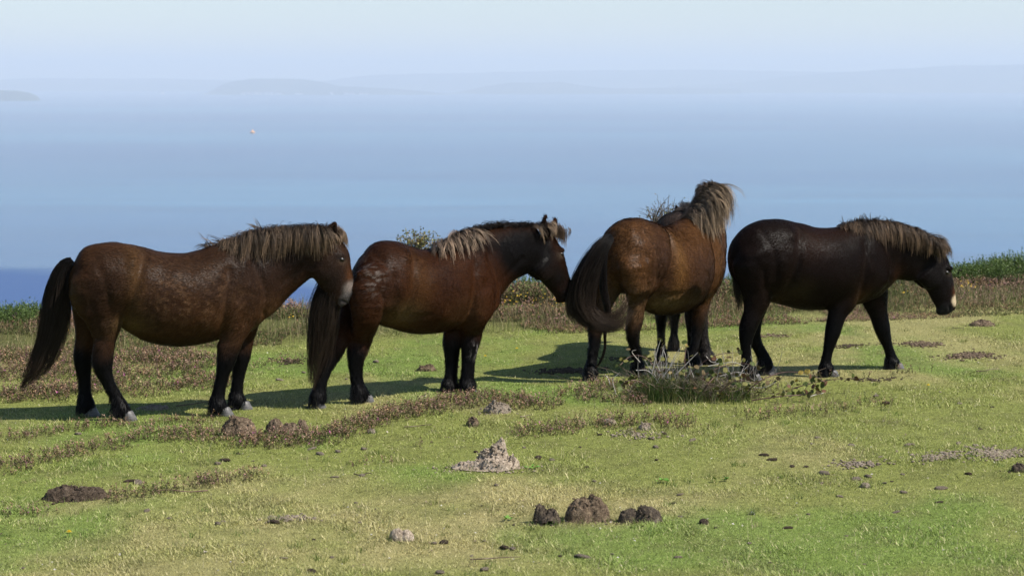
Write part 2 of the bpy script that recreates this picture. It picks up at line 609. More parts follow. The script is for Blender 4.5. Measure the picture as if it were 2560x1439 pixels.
def surface_nets(fl):
    Fv = fl.F
    nx, ny, nz = Fv.shape
    ins = Fv < 0
    c = np.zeros((nx - 1, ny - 1, nz - 1), np.uint8)
    for dx in (0, 1):
        for dy in (0, 1):
            for dz in (0, 1):
                c += ins[dx:nx - 1 + dx, dy:ny - 1 + dy, dz:nz - 1 + dz]
    act = (c > 0) & (c < 8)
    cells = np.argwhere(act)
    vid = np.full(act.shape, -1, np.int64)
    vid[act] = np.arange(len(cells))
    acc = np.zeros((len(cells), 3))
    cnt = np.zeros(len(cells))
    corners = [(0, 0, 0), (1, 0, 0), (0, 1, 0), (1, 1, 0), (0, 0, 1), (1, 0, 1), (0, 1, 1), (1, 1, 1)]
    edges = [(0, 1), (2, 3), (4, 5), (6, 7), (0, 2), (1, 3), (4, 6), (5, 7), (0, 4), (1, 5), (2, 6), (3, 7)]
    x, y, z = cells.T
    vals = [Fv[x + a, y + b, z + d] for a, b, d in corners]
    for a, b in edges:
        va, vb = vals[a], vals[b]
        m = (va < 0) != (vb < 0)
        t = np.where(m, va / np.where(m, va - vb, 1), 0)
        ca, cb = np.array(corners[a]), np.array(corners[b])
        p = ca + t[:, None] * (cb - ca)
        acc[m] += p[m]
        cnt[m] += 1
    V = fl.lo + fl.h * (cells + acc / cnt[:, None])
    quads = []
    for axis_ in range(3):
        sl0 = [slice(1, -1)] * 3
        sl0[axis_] = slice(0, -1)
        sl1 = [slice(1, -1)] * 3
        sl1[axis_] = slice(1, None)
        a = ins[tuple(sl0)]
        b = ins[tuple(sl1)]
        e = np.argwhere(a != b)
        off = np.ones(3, int)
        off[axis_] = 0
        base = e + off
        fl_ = a[tuple(e.T)]
        u, v = [(1, 2), (2, 0), (0, 1)][axis_]
        du = np.zeros(3, int)
        dv = np.zeros(3, int)
        du[u] = 1
        dv[v] = 1
        q = np.stack([vid[tuple((base - du - dv).T)], vid[tuple((base - dv).T)], vid[tuple(base.T)], vid[tuple((base - du).T)]], 1)
        q[~fl_] = q[~fl_][:, ::-1]
        quads.append(q)
    Q = np.vstack(quads)
    Q = Q[(Q >= 0).all(1)]
    return V, Q


# ------------------------------------------------------------------ hair
def strands_mesh(name, S, r0, col_root, col_tip, mat, parent, taper=0.8):
    """S (n,k,3) strand points; r0 (n,) root radius; three sided tapering tubes"""
    n, k, _ = S.shape
    T = np.gradient(S, axis=1)
    T /= np.linalg.norm(T, axis=2, keepdims=True) + 1e-9
    ref = np.array([0.31, 0.9, 0.3])
    A = np.cross(T, ref)
    A /= np.linalg.norm(A, axis=2, keepdims=True) + 1e-9
    B = np.cross(T, A)
    t = np.linspace(0, 1, k)
    rad = r0[:, None] * (1 - taper * t[None] ** 1.5)
    ring = []
    for j in range(3):
        an = 2 * math.pi * j / 3
        ring.append(S + rad[..., None] * (A * math.cos(an) + B * math.sin(an)))
    V = np.stack(ring, 2).reshape(-1, 3)
    C = col_root[:, None, :] * (1 - t[None, :, None]) + col_tip[:, None, :] * t[None, :, None]
    C = np.repeat(C[:, :, None, :], 3, 2).reshape(-1, 3)
    base = (np.arange(n)[:, None, None] * k + np.arange(k - 1)[None, :, None]) * 3
    j = np.arange(3)[None, None]
    j2 = (j + 1) % 3
    Q = np.stack([base + j, base + j2, base + 3 + j2, base + 3 + j], -1).reshape(-1, 4)
    o = mesh_from(name, V, Q, mat, C, smooth=True, parent=parent)
    o['kind'] = 'stuff'
    return o


def grow(roots, dirs, length, fl, rng, k=9, grav=0.9, side=None, clear=0.006, wob=0.25, hug=0.0, hug_d=0.02):
    """hair that leaves the skin in the direction dirs, bends down and lies on the body"""
    n = len(roots)
    P = roots.copy()
    D = dirs / np.linalg.norm(dirs, axis=1, keepdims=True)
    step = (length / (k - 1))[:, None]
    out = [P.copy()]
    down = np.array([0, 0, -1.0])
    W = rng.normal(size=(n, 3))
    for i in range(k - 1):
        W = 0.7 * W + 0.7 * rng.normal(size=(n, 3))
        D = D + grav * 1.6 / (k - 1) * down + wob * 0.6 * W / math.sqrt(k)
        if side is not None:
            D = D + side / (k - 1)
        D /= np.linalg.norm(D, axis=1, keepdims=True)
        P = P + D * step
        if hug > 0:
            d = fl.sample(P)
            g_ = fl.grad(P)
            pull = np.clip(d - hug_d, 0, 0.05) * hug * (i + 1) / (k - 1)
            P = P - g_ * pull[:, None]
        for _ in range(2):
            d = fl.sample(P)
            m = d < clear
            if m.any():
                g_ = fl.grad(P[m])
                P[m] += g_ * (clear - d[m])[:, None]
                Dm = D[m]
                Dm = Dm - np.minimum((Dm * g_).sum(1), 0)[:, None] * g_
                D[m] = Dm / (np.linalg.norm(Dm, axis=1, keepdims=True) + 1e-9)
        out.append(P.copy())
    return np.stack(out, 1)


def lockify(S, nper, rng, spread, tip=0.6):
    """every guide becomes a lock of hairs that draw together at the tip"""
    n, k, _ = S.shape
    off = rng.normal(size=(n, nper, 1, 3)) * spread
    t = np.linspace(0, 1, k)[None, None, :, None]
    w = 1 - (1 - tip) * t
    # length jitter: hairs of a lock end at different points
    tt = np.linspace(0, 1, k)
    fr = rng.uniform(0.55, 1.0, (n, nper))
    pos = np.clip(fr[..., None] * tt * (k - 1), 0, k - 1 - 1e-6)
    i = np.floor(pos).astype(int)
    f = (pos - i)[..., None]
    idx = np.arange(n)[:, None, None]
    base = S[idx, i] * (1 - f) + S[idx, np.minimum(i + 1, k - 1)] * f
    return (base + off * w).reshape(-1, k, 3)


def tail_strands(guide, prof, n, rng, k=14, up=0.9):
    """guide (m,3) centre line, prof (m,) radius; strands run along it with their own lengths"""
    G = catmull(np.column_stack([guide, prof]), 8)
    m = len(G)
    ends = rng.uniform(0.42, 1.0, n) ** 0.75
    starts = rng.uniform(0, 0.22, n)
    th = rng.uniform(0, 2 * math.pi, n)
    rr = np.sqrt(rng.uniform(0, 1, n))
    T = np.gradient(G[:, :3], axis=0)
    T /= np.linalg.norm(T, axis=1, keepdims=True)
    A = np.cross(T, [0, 1.0, 0])
    A /= np.linalg.norm(A, axis=1, keepdims=True) + 1e-9
    B = np.cross(T, A)
    t = starts[:, None] + (ends - starts)[:, None] * np.linspace(0, 1, k)[None]
    ps = t * (m - 1)
    i = np.clip(np.floor(ps).astype(int), 0, m - 2)
    f = (ps - i)[..., None]

    def at(X_):
        X_ = X_ if X_.ndim == 2 else X_[:, None]
        return X_[i] * (1 - f) + X_[i + 1] * f
    c = at(G[:, :3])
    r = at(G[:, 3])
    a = at(A)
    b = at(B)
    nl = 46                                    # strands gather in locks
    lk = rng.integers(0, nl, n)
    lth = rng.uniform(0, 2 * math.pi, nl)
    lrr = np.sqrt(rng.uniform(0, 1, nl)) * 0.95
    lx = (lrr * np.cos(lth))[lk] + 0.20 * rng.normal(size=n)
    ly_ = (lrr * np.sin(lth))[lk] + 0.20 * rng.normal(size=n)
    ph = rng.uniform(0, 6.28, nl)[lk] + 0.4 * rng.normal(size=n)
    am = (0.12 + 0.32 * rng.random(nl))[lk] + 0.05 * rng.normal(size=n)
    fq = (5 + 6 * rng.random(nl))[lk]
    wv = am[:, None] * np.sin(t * fq[:, None] + ph[:, None]) * t
    ox = lx[:, None] + wv
    oy = ly_[:, None] + 0.6 * am[:, None] * np.cos(t * fq[:, None] * 0.8 + ph[:, None]) * t
    stray = (rng.random(n) < 0.08)[:, None] * rng.normal(size=(n, 1)) * 0.7 * t
    ox = ox + stray
    return c + r * (a * ox[..., None] + b * oy[..., None])


# ------------------------------------------------------------------ pony frame
class Frame:
    def __init__(s, O, yaw):
        s.O = np.array(O, float)
        s.yaw = yaw
        s.fx = np.array([math.cos(yaw), math.sin(yaw), 0])
        s.fy = np.array([-math.sin(yaw), math.cos(yaw), 0])

    def loc(s, u, v, ly=0.0):
        d = ray(u, v)
        t = (ly - s.fy @ (CAM - s.O)) / (s.fy @ d)
        w = CAM + t * d - s.O
        return np.array([w @ s.fx, ly, w[2]]), t

    def gl(s, u, v):
        w = gpt(u, v) - s.O
        return np.array([w @ s.fx, w @ s.fy, 0.0])

    def st(s, u, v, rpx, rlat, ly=0.0):
        p, t = s.loc(u, v, ly)
        return np.array([*p, rpx / F * t, rlat])

    def tb(s, u, vt, vb, hw, ly=0.0):
        a, t = s.loc(u, vt, ly)
        b, _ = s.loc(u, vb, ly)
        c = (a + b) / 2
        return np.array([*c, np.linalg.norm(a - b) / 2, hw])

    def pair(s, A, B, hw, ly=0.0):
        a, _ = s.loc(*A, ly)
        b, _ = s.loc(*B, ly)
        c = (a + b) / 2
        return np.array([*c, np.linalg.norm(a - b) / 2, hw])


def settle(L, foot=0.0):
    """shift a leg so that its lowest station (hoof) stands on the ground"""
    L = np.array(L, float)
    z0 = L[-1, 2] - foot
    w = np.clip(1 - L[:, 2] / 0.7, 0, 1)
    L[:, 2] -= z0 * w
    if len(L) == 9:
        L[:, 3:] *= np.array([1, 1, 1.0, 1.08, .90, .88, .98, .95, .95])[:, None]
        L[4:6, 4] *= .90
    return L


M_COAT = tint_mat('pony_coat', 0.6, 0.03, noise=(60, 0.8, 1.15), bump=(140, 0.4, 0.003))
M_FUR = tint_mat('pony_fur', 0.42, 0.075)
M_MANE = tint_mat('pony_mane', 0.45, 0.22)
M_TAIL = tint_mat('pony_tail', 0.5, 0.10)
t_ = NT('hoof_horn')
t_.l(t_.ramp(t_.noise(14, 4, 0.6, None, (1, 1, 6)), [(0.3, (0.05, 0.045, 0.042)), (0.55, (0.12, 0.112, 0.106)), (0.75, (0.22, 0.205, 0.195))]), t_.b.inputs['Base Color'])
t_.b.inputs['Roughness'].default_value = 0.5
M_HOOF = t_.m
t_ = NT('pony_eye')
t_.b.inputs['Base Color'].default_value = (0.012, 0.007, 0.005, 1)
t_.b.inputs['Roughness'].default_value = 0.32
M_EYE = t_.m


def hoof_mesh():
    seg = 18
    prof = [(0.050, 0.0, 0.000), (0.049, 0.002, 0.006), (0.045, -0.008, 0.034), (0.041, -0.017, 0.064), (0.036, -0.022, 0.074)]
    V = []
    for r, dx, z in prof:
        for k in range(seg):
            a = 2 * math.pi * k / seg
            x = r * math.cos(a)
            x = x * (1.12 if x > 0 else 0.92)
            V.append((x + dx, r * 0.94 * math.sin(a), z))
    n = len(prof)
    q = [[a * seg + k, a * seg + (k + 1) % seg, (a + 1) * seg + (k + 1) % seg, (a + 1) * seg + k] for a in range(n - 1) for k in range(seg)]
    return np.array(V), q


HOOF_ME = None


def build_pony(fr, parts, spec, seed):
    """parts: torso, neck, head stations; legs {name: stations}; extra smooth blobs; spec: colours, hair"""
    global HOOF_ME
    rng = np.random.default_rng(seed)
    sc = np.vstack([parts['torso'], parts['neck'], parts['head']] + [l for l in parts['legs']])
    lo = (sc[:, :3] - sc[:, 3:].max(1)[:, None]).min(0) - 0.05
    hi = (sc[:, :3] + sc[:, 3:].max(1)[:, None]).max(0) + 0.05
    lo[2] = -0.03
    hi[2] += 0.10
    fl = Field(lo, hi, spec.get('h', 0.0105))
    fl.chain(parts['torso'], 0.03, 5, cap=0.75)
    fl.chain(parts['neck'], 0.07, 5, cap=0.8)
    hk = parts.get('head_lat', (0, 1, 0))
    fl.chain(parts['head'], 0.035, 5, lat=hk, cap=0.85)
    for l in parts['legs']:
        fl.chain(l[:4], 0.04, 5, cap=0.9)
        fl.chain(l[2:8], 0.010, 5, cap=0.7)
    for row, kk in parts.get('blobs', []):
        row = np.atleast_2d(np.array(row, float))
        fl.chain(row, kk, 3)
    for e in parts.get('ears', []):
        fl.chain(e['s'], 0.012, 4, lat=e['lat'], cap=0.6)
        fl.chain(e['c'], 0.006, 4, lat=e['lat'], cap=0.6, sub=True)
    for row, kk in parts.get('carve', []):
        fl.chain(np.atleast_2d(np.array(row, float)), kk, 3, sub=True)
    # soft muscle relief
    sl = fl.F
    near = np.abs(sl) < 0.03
    ii = np.argwhere(near)
    P = fl.lo + fl.h * ii
    rel = (fbm(P, 9.0, seed * 1.7, 2) - 0.5) * 0.010 * sstep(0.35, 0.6, P[:, 2])
    sl[near] += rel
    for pts, wd_, am_ in parts.get('relief', []):
        pts = np.asarray(pts, float)
        best = np.full(len(P), 9.0)
        for a_, b_ in zip(pts[:-1], pts[1:]):
            ab = b_ - a_
            t = np.clip(((P[:, [0, 2]] - a_) @ ab) / (ab @ ab), 0, 1)
            dd = np.linalg.norm(P[:, [0, 2]] - a_ - t[:, None] * ab, axis=1)
            best = np.minimum(best, dd)
        sl[near] += .85 * am_ * np.exp(-(best / wd_) ** 2) * sstep(.03, .09, np.abs(P[:, 1]))
    V, Q = surface_nets(fl)
    N = fl.grad(V)
    root = empty('pony', fr.O, fr.yaw)

    def colour(P, N):
        c = spec['colour'](P, N)
        lum = c.mean(1)
        g_ = spec.get('gain', 1.0)
        return c * (g_ + (1 - g_) * sstep(.10, .26, lum))[:, None]
    C = colour(V, N)
    body = mesh_from('body', V, Q, M_COAT, C, smooth=True, parent=root)
    # short coat hair lying on the skin
    a, b, c_, d_ = V[Q[:, 0]], V[Q[:, 1]], V[Q[:, 2]], V[Q[:, 3]]
    area = np.linalg.norm(np.cross(c_ - a, d_ - b), axis=1)
    n = spec.get('fur', 90000)
    pick = rng.choice(len(Q), n, p=area / area.sum())
    u, v = rng.random((2, n, 1))
    p = (a[pick] * (1 - u) + b[pick] * u) * (1 - v) + (d_[pick] * (1 - u) + c_[pick] * u) * v
    p = p[p[:, 2] > 0.05]
    n = len(p)
    nn = fl.grad(p)
    fd = flow(p, parts)
    swirl = spec.get('curl', 0.35)
    cl = np.stack([vnoise(p, 26, q * 5.1) - 0.5 for q in range(3)], 1)
    fd = fd + swirl * 2.2 * cl + 0.25 * rng.normal(size=(n, 3))
    fd = fd - (fd * nn).sum(1)[:, None] * nn
    fd /= np.linalg.norm(fd, axis=1, keepdims=True) + 1e-9
    L = spec.get('fur_len', 0.026) * rng.uniform(0.6, 1.3, n) * (0.55 + 0.9 * vnoise(p, 7, 2.0))
    L = L * (1 + .5 * sstep(.5, .3, p[:, 2]))
    head_w = np.exp(-np.min(np.linalg.norm(p[:, None] - parts['head'][None, :, :3], axis=2), axis=1) ** 2 / 0.12 ** 2)
    L *= 1 - 0.6 * head_w
    lift = (0.10 + 0.22 * spec.get('rough', 0.3) * rng.random(n))
    W = np.cross(nn, fd)
    wd = 0.0019 * rng.uniform(0.7, 1.4, n)
    base = p - nn * 0.002
    tip = base + fd * L[:, None] + nn * (L * lift)[:, None] + nn * 0.002
    mid = base + fd * (L * 0.5)[:, None] + nn * (L * lift * 0.75)[:, None] + nn * 0.002
    VV = np.stack([base - W * wd[:, None], base + W * wd[:, None], mid + W * (wd * 0.8)[:, None], mid - W * (wd * 0.8)[:, None], tip], 1).reshape(-1, 3)
    k = np.arange(n)[:, None] * 5
    FF = np.concatenate([k + [0, 1, 2], k + [0, 2, 3], k + [3, 2, 4]], 0)
    fc = colour(p, nn) * rng.uniform(*spec.get('jit', (.75, 1.3)), (n, 1))
    coat = mesh_from('coat', VV, FF, M_FUR, np.repeat(fc, 5, 0), parent=root)
    coat['kind'] = 'stuff'
    # hooves
    for l in parts['legs']:
        if HOOF_ME is None:
            HV_, HQ_ = hoof_mesh()
            o = mesh_from('hoof', HV_, np.array(HQ_), M_HOOF, smooth=True, parent=root)
            HOOF_ME = o.data
        else:
            o = bpy.data.objects.new('hoof', HOOF_ME)
            COL.objects.link(o)
            o.parent = root
        e = l[-1]
        o.location = (e[0], e[1], e[2] - 0.012)
        o.scale = (1.1, 1.1, 1.0)
        o.rotation_euler = (0, parts.get('hoof_pitch', {}).get(int(round(e[0] * 1000)), 0), 0)
        # feather hair behind the fetlock
    S_all, cr, ct = [], [], []
    for l in parts['legs']:
        f = l[-3]
        m = 190
        t = np.where(rng.random(m) < 0.45, rng.uniform(-1.0, 0.0, m), rng.uniform(-0.3, 1.0, m))
        q = np.where(t[:, None] < 0, f[:3] + (l[-4][:3] - f[:3]) * -t[:, None], f[:3] + (l[-2][:3] - f[:3]) * t[:, None])
        an = rng.uniform(-1.3, 1.3, m)
        dirs = np.stack([-np.cos(an), np.sin(an), -0.25 * np.ones(m)], 1)
        rts = q + dirs * np.array([[f[3] * 0.8, f[4] * 0.8, 0]])
        S = grow(rts, dirs + [0, 0, -0.9], rng.uniform(0.04, 0.10, m) * np.where(t > -.3, 1.2, .6), fl, rng, k=5, grav=0.9, wob=0.25, clear=0.003)
        S[:, :, 2] = np.maximum(S[:, :, 2], 0.004)
        S_all.append(S)
    S = np.concatenate(S_all)
    cc = spec['feather'] * rng.uniform(0.6, 1.5, (len(S), 1))
    strands_mesh('feather', S, np.full(len(S), 0.0016), cc, cc * 1.3, M_MANE, root)
    # eyes
    for (ex, ez, hw, r) in parts.get('eyes', []):
        for sgn in (-1, 1):
            q = np.array([[ex - (parts.get('far_eye', 0) if sgn > 0 else 0), sgn * (hw + 0.15), ez]])
            for _ in range(60):
                dd = fl.sample(q)[0]
                if dd < 0.001:
                    break
                q[0, 1] -= sgn * max(0.001, 0.5 * dd)
            add_eye(q[0], sgn, r, root, parts)
    return root, fl


EYE_ME = None


def add_eye(p, sgn, r, root, parts):
    global EYE_ME
    if EYE_ME is None:
        V, Q = [], []
        n, m = 12, 18
        for i in range(n + 1):
            for j in range(m):
                a, b = math.pi * i / n, 2 * math.pi * j / m
                V.append((math.sin(a) * math.cos(b), math.cos(a), math.sin(a) * math.sin(b)))
        for i in range(n):
            for j in range(m):
                Q.append([i * m + j, i * m + (j + 1) % m, (i + 1) * m + (j + 1) % m, (i + 1) * m + j])
        o = mesh_from('eye', V, np.array(Q), M_EYE, smooth=True, parent=root)
        EYE_ME = o.data
    else:
        o = bpy.data.objects.new('eye', EYE_ME)
        COL.objects.link(o)
        o.parent = root
    o.location = p - np.array([0, sgn * r * 0.30, 0])
    o.scale = (r * 1.2, r * 0.75, r * 0.8)
    o.rotation_euler = (0, 0.35, 0)


def flow(p, parts):
    x, y, z = p.T
    f = np.zeros_like(p)
    f[:, 0] = -1.0
    f[:, 2] = -0.35
    # down the flanks and belly
    f[:, 2] -= 0.5 * sstep(0.9, 0.6, z)
    leg = sstep(0.55, 0.42, z)
    f = f * (1 - leg[:, None]) + np.array([-0.25, 0, -1.0]) * leg[:, None]
    nk = parts['neck'][:, :3]
    hd = parts['head'][:, :3]
    dn = np.min(np.linalg.norm(p[:, None] - nk[None, 1:], axis=2), axis=1)
    w = np.exp(-(dn / 0.2) ** 2)[:, None]
    nd = nk[0] - nk[-1]
    nd = nd / np.linalg.norm(nd)
    f = f * (1 - w) + (nd * 0.9 + np.array([0, 0, -0.5])) * w
    dh = np.min(np.linalg.norm(p[:, None] - hd[None, 1:], axis=2), axis=1)
    w = np.exp(-(dh / 0.12) ** 2)[:, None]
    h = hd[-1] - hd[0]
    h = h / np.linalg.norm(h)
    f = f * (1 - w) + h * w
    return f


def blend(c, w, col):
    w = np.clip(w, 0, 1)[:, None]
    return c * (1 - w) + np.array(col) * w


def gauss(P, c, r):
    d = (P - np.array(c)) / np.array(r)
    return np.exp(-(d * d).sum(1))


def ear(base, tip, r, lat, front):
    """leaf shaped ear with a hollow facing 'front'"""
    base, tip, front = map(lambda q: np.array(q, float), (base, tip, front))
    front /= np.linalg.norm(front)
    s = []
    c = []
    for t, w in ((0, .75), (.3, 1.0), (.6, .8), (.85, .42), (1, .12)):
        q = base + (tip - base) * t
        s.append([*q, r * max(w, .3) * 0.62, r * w])
        if 0 < t < 0.95:
            q2 = q + front * r * w * 0.62
            c.append([*q2, r * w * 0.34, r * w * 0.55])
    return {'s': np.array(s), 'c': np.array(c), 'lat': lat}
# ------------------------------------------------------------------ the five ponies
BLACK = (0.0075, 0.0066, 0.0068)


def crest_line(fr, pts, n, rng, jit=0.018, ly=0.0):
    C = np.array([fr.loc(u, v, ly)[0] for u, v in pts])
    C = catmull(C, 10)
    s = rng.random(n) * (len(C) - 1)
    i = np.floor(s).astype(int)
    i = np.minimum(i, len(C) - 2)
    f = (s - i)[:, None]
    p = C[i] * (1 - f) + C[i + 1] * f
    return p + rng.normal(size=(n, 3)) * [jit * 0.5, jit, jit * 0.3], s / (len(C) - 1)


def frame_from(h, f):
    a, b = gpt(*h), gpt(*f)
    O = (a + b) / 2
    return Frame(O, math.atan2(b[1] - a[1], b[0] - a[0]))


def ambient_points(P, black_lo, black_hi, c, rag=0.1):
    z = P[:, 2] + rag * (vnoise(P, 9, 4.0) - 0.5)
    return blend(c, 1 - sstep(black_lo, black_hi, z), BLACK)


def mane(name, roots, dirs, length, fl, rng, nper, spread, croot, ctip, root, **kw):
    S = grow(roots, dirs, length, fl, rng, **kw)
    n = len(S)
    S = lockify(S, nper, rng, spread)
    tone = np.repeat(0.22 + 1.15 * rng.random(n) ** 1.3, nper)[:, None] * rng.uniform(0.7, 1.3, (n * nper, 1))
    mixw = np.repeat(rng.random(n), nper)[:, None]
    ct = np.array(ctip) * tone * (0.45 + 0.75 * mixw)
    cr = np.array(croot) * (0.6 + 0.6 * tone) * (0.8 + 0.8 * mixw)
    return strands_mesh(name, S, rng.uniform(0.0010, 0.0019, n * nper), cr, ct, M_MANE, root, taper=0.7)


def tail(guide, prof, n, rng, croot, ctip, root, more=()):
    """tail hair along a guide line; 'more' holds further guides (points, radii, share) so that the ends part"""
    S = [tail_strands(np.array(guide), np.array(prof), n, rng)]
    for g_, p_, m_ in more:
        S.append(tail_strands(np.array(g_), np.array(p_), m_, rng))
    S = np.concatenate(S)
    n = len(S)
    tone = rng.uniform(0.5, 1.5, (n, 1))
    return strands_mesh('tail', S, rng.uniform(0.0010, 0.0019, n), np.array(croot) * tone, np.array(ctip) * tone, M_TAIL, root, taper=0.75)


def eye_pos(fr, u, v, ly, hw, r=0.019):
    p, _ = fr.loc(u, v, ly)
    return (p[0], p[2], hw, r)


PONY_GROUP = 'ponies standing on the hilltop'

# ---- pony with dappled brown barrel, at the left -----------------------------------
f1 = frame_from((277, 1041), (590, 1029))
Lh, Rh = 0.125, -0.135
p1 = {
    'torso': np.array([f1.tb(214, 634, 775, .16), f1.tb(240, 614, 800, .215), f1.tb(280, 607, 795, .25), f1.tb(330, 614, 806, .265), f1.tb(380, 627, 845, .29),
                       f1.tb(430, 635, 863, .305), f1.tb(480, 634, 860, .30), f1.tb(530, 622, 847, .275), f1.tb(580, 606, 834, .235), f1.tb(620, 606, 822, .20), f1.tb(645, 630, 812, .155)]),
    'neck': np.array([f1.pair((585, 612), (655, 800), .165), f1.pair((642, 588), (693, 758), .125), f1.pair((712, 573), (737, 716), .10), f1.pair((765, 570), (770, 690), .082), f1.pair((800, 573), (785, 680), .072)]),
    'head': np.array([f1.st(815, 610, 40, .068), f1.st(820, 645, 53, .085), f1.st(835, 686, 46, .074), f1.st(849, 715, 38, .058), f1.st(857, 733, 33, .054), f1.st(861, 741, 27, .048)]),
    'legs': [settle([f1.st(245, 725, 70, .115, -.11), f1.st(262, 800, 45, .085, -.125), f1.st(262, 852, 25, .055, Rh), f1.st(256, 903, 22, .046, Rh), f1.st(268, 945, 17, .037, Rh),
                     f1.st(290, 985, 16.5, .036, Rh), f1.st(301, 1012, 20, .045, Rh), f1.st(311, 1027, 17, .04, Rh), f1.st(322, 1039, 17, .04, Rh)]),
             settle([f1.st(235, 725, 60, .11, .10), f1.st(226, 800, 40, .08, .12), f1.st(216, 852, 25, .055, Lh), f1.st(208, 898, 21, .046, Lh), f1.st(211, 945, 16.5, .037, Lh),
                     f1.st(213, 985, 16, .036, Lh), f1.st(215, 1012, 20, .045, Lh), f1.st(222, 1027, 17, .04, Lh), f1.st(230, 1040, 17, .04, Lh)]),
             settle([f1.st(600, 745, 60, .085, -.12), f1.st(590, 800, 46, .075, -.125), f1.st(576, 850, 29, .055, -.13), f1.st(565, 897, 20, .045, -.13), f1.st(555, 940, 16, .036, -.13),
                     f1.st(546, 980, 17, .036, -.13), f1.st(544, 1004, 20, .045, -.13), f1.st(554, 1019, 17, .04, -.13), f1.st(565, 1031, 17, .04, -.13)]),
             settle([f1.st(606, 745, 50, .08, .11), f1.st(612, 800, 38, .07, .115), f1.st(609, 850, 24, .052, .12), f1.st(602, 897, 19, .045, .12), f1.st(597, 940, 15.5, .036, .12),
                     f1.st(592, 978, 16.5, .036, .12), f1.st(592, 1000, 19, .045, .12), f1.st(602, 1014, 17, .04, .12), f1.st(613, 1025, 17, .04, .12)])],
}
q = f1.loc
a_, _ = q(862, 628)
p1['blobs'] = [([[*(q(800, 660)[0] + [0, -.055, 0]), .095, .04], [*(q(818, 685)[0] + [0, -.05, 0]), .07, .03]], .03),
               ([[*(q(800, 660)[0] + [0, .055, 0]), .095, .04], [*(q(818, 685)[0] + [0, .05, 0]), .07, .03]], .03),
               ([[*(q(845, 636)[0] + [0, -.062, 0]), .022, .018], [*(q(858, 640)[0] + [0, -.050, 0]), .018, .016]], .015),
               ([[*(q(830, 636)[0] + [0, .05, 0]), .022, .018], [*(q(840, 640)[0] + [0, .045, 0]), .018, .016]], .015),
               ([[*(q(848, 758)[0]), .026, .034], [*(q(866, 752)[0]), .022, .036]], .02),
               ([[*(q(590, 735)[0] + [0, -.13, 0]), .16, .06], [*(q(625, 770)[0] + [0, -.12, 0]), .11, .05]], .06),
               ([[*(q(235, 690)[0] + [0, -.15, 0]), .16, .08], [*(q(255, 760)[0] + [0, -.14, 0]), .16, .075]], .06)]
p1['ears'] = [ear(q(818, 600)[0] + [0, -.06, 0], q(834, 558)[0] + [0, -.085, 0.012], .038, (0.9, -.3, -.25), (.35, -.9, .1)),
              ear(q(826, 596)[0] + [0, .055, 0], q(842, 562)[0] + [0, .075, 0], .034, (0.9, .3, -.25), (.35, .9, .1))]
p1['carve'] = [([[*(q(884, 738)[0] + [0, -.038, 0]), .014, .012], [*(q(877, 747)[0] + [0, -.044, 0]), .008, .012]], .01),
               ([[*(q(884, 738)[0] + [0, .038, 0]), .014, .012], [*(q(877, 747)[0] + [0, .044, 0]), .008, .012]], .01),
               ([[*(q(868, 757)[0] + [0, -.045, 0]), .0035, .02], [*(q(850, 745)[0] + [0, -.05, 0]), .0035, .016]], .006)]
p1['eyes'] = [eye_pos(f1, 853, 648, -.06, .07, .020)]


def relief_lines(fr, pts_fn):
    L = lambda *pts: [pts_fn(u, v) for u, v in pts]
    return [(L((356, 640), (338, 700), (322, 760), (306, 806)), .034, .015), (L((288, 730), (286, 800)), .055, -.012), (L((228, 750), (246, 838)), .026, .009),
            (L((628, 650), (656, 720), (652, 772)), .034, .013), (L((566, 672), (556, 740), (548, 800), (545, 838)), .032, .015), (L((588, 760), (580, 800)), .05, -.010),
            (L((700, 704), (765, 655)), .026, .008), (L((334, 640), (330, 652)), .035, -.013), (L((322, 814), (400, 806)), .022, .007), (L((612, 640), (596, 700)), .04, -.009),
            (L((240, 640), (262, 700), (275, 760)), .03, .006),
            (L((655, 640), (640, 610)), .04, .008)]


p1['far_eye'] = .035
p1['relief'] = relief_lines(f1, lambda u, v: q(u, v)[0][[0, 2]])


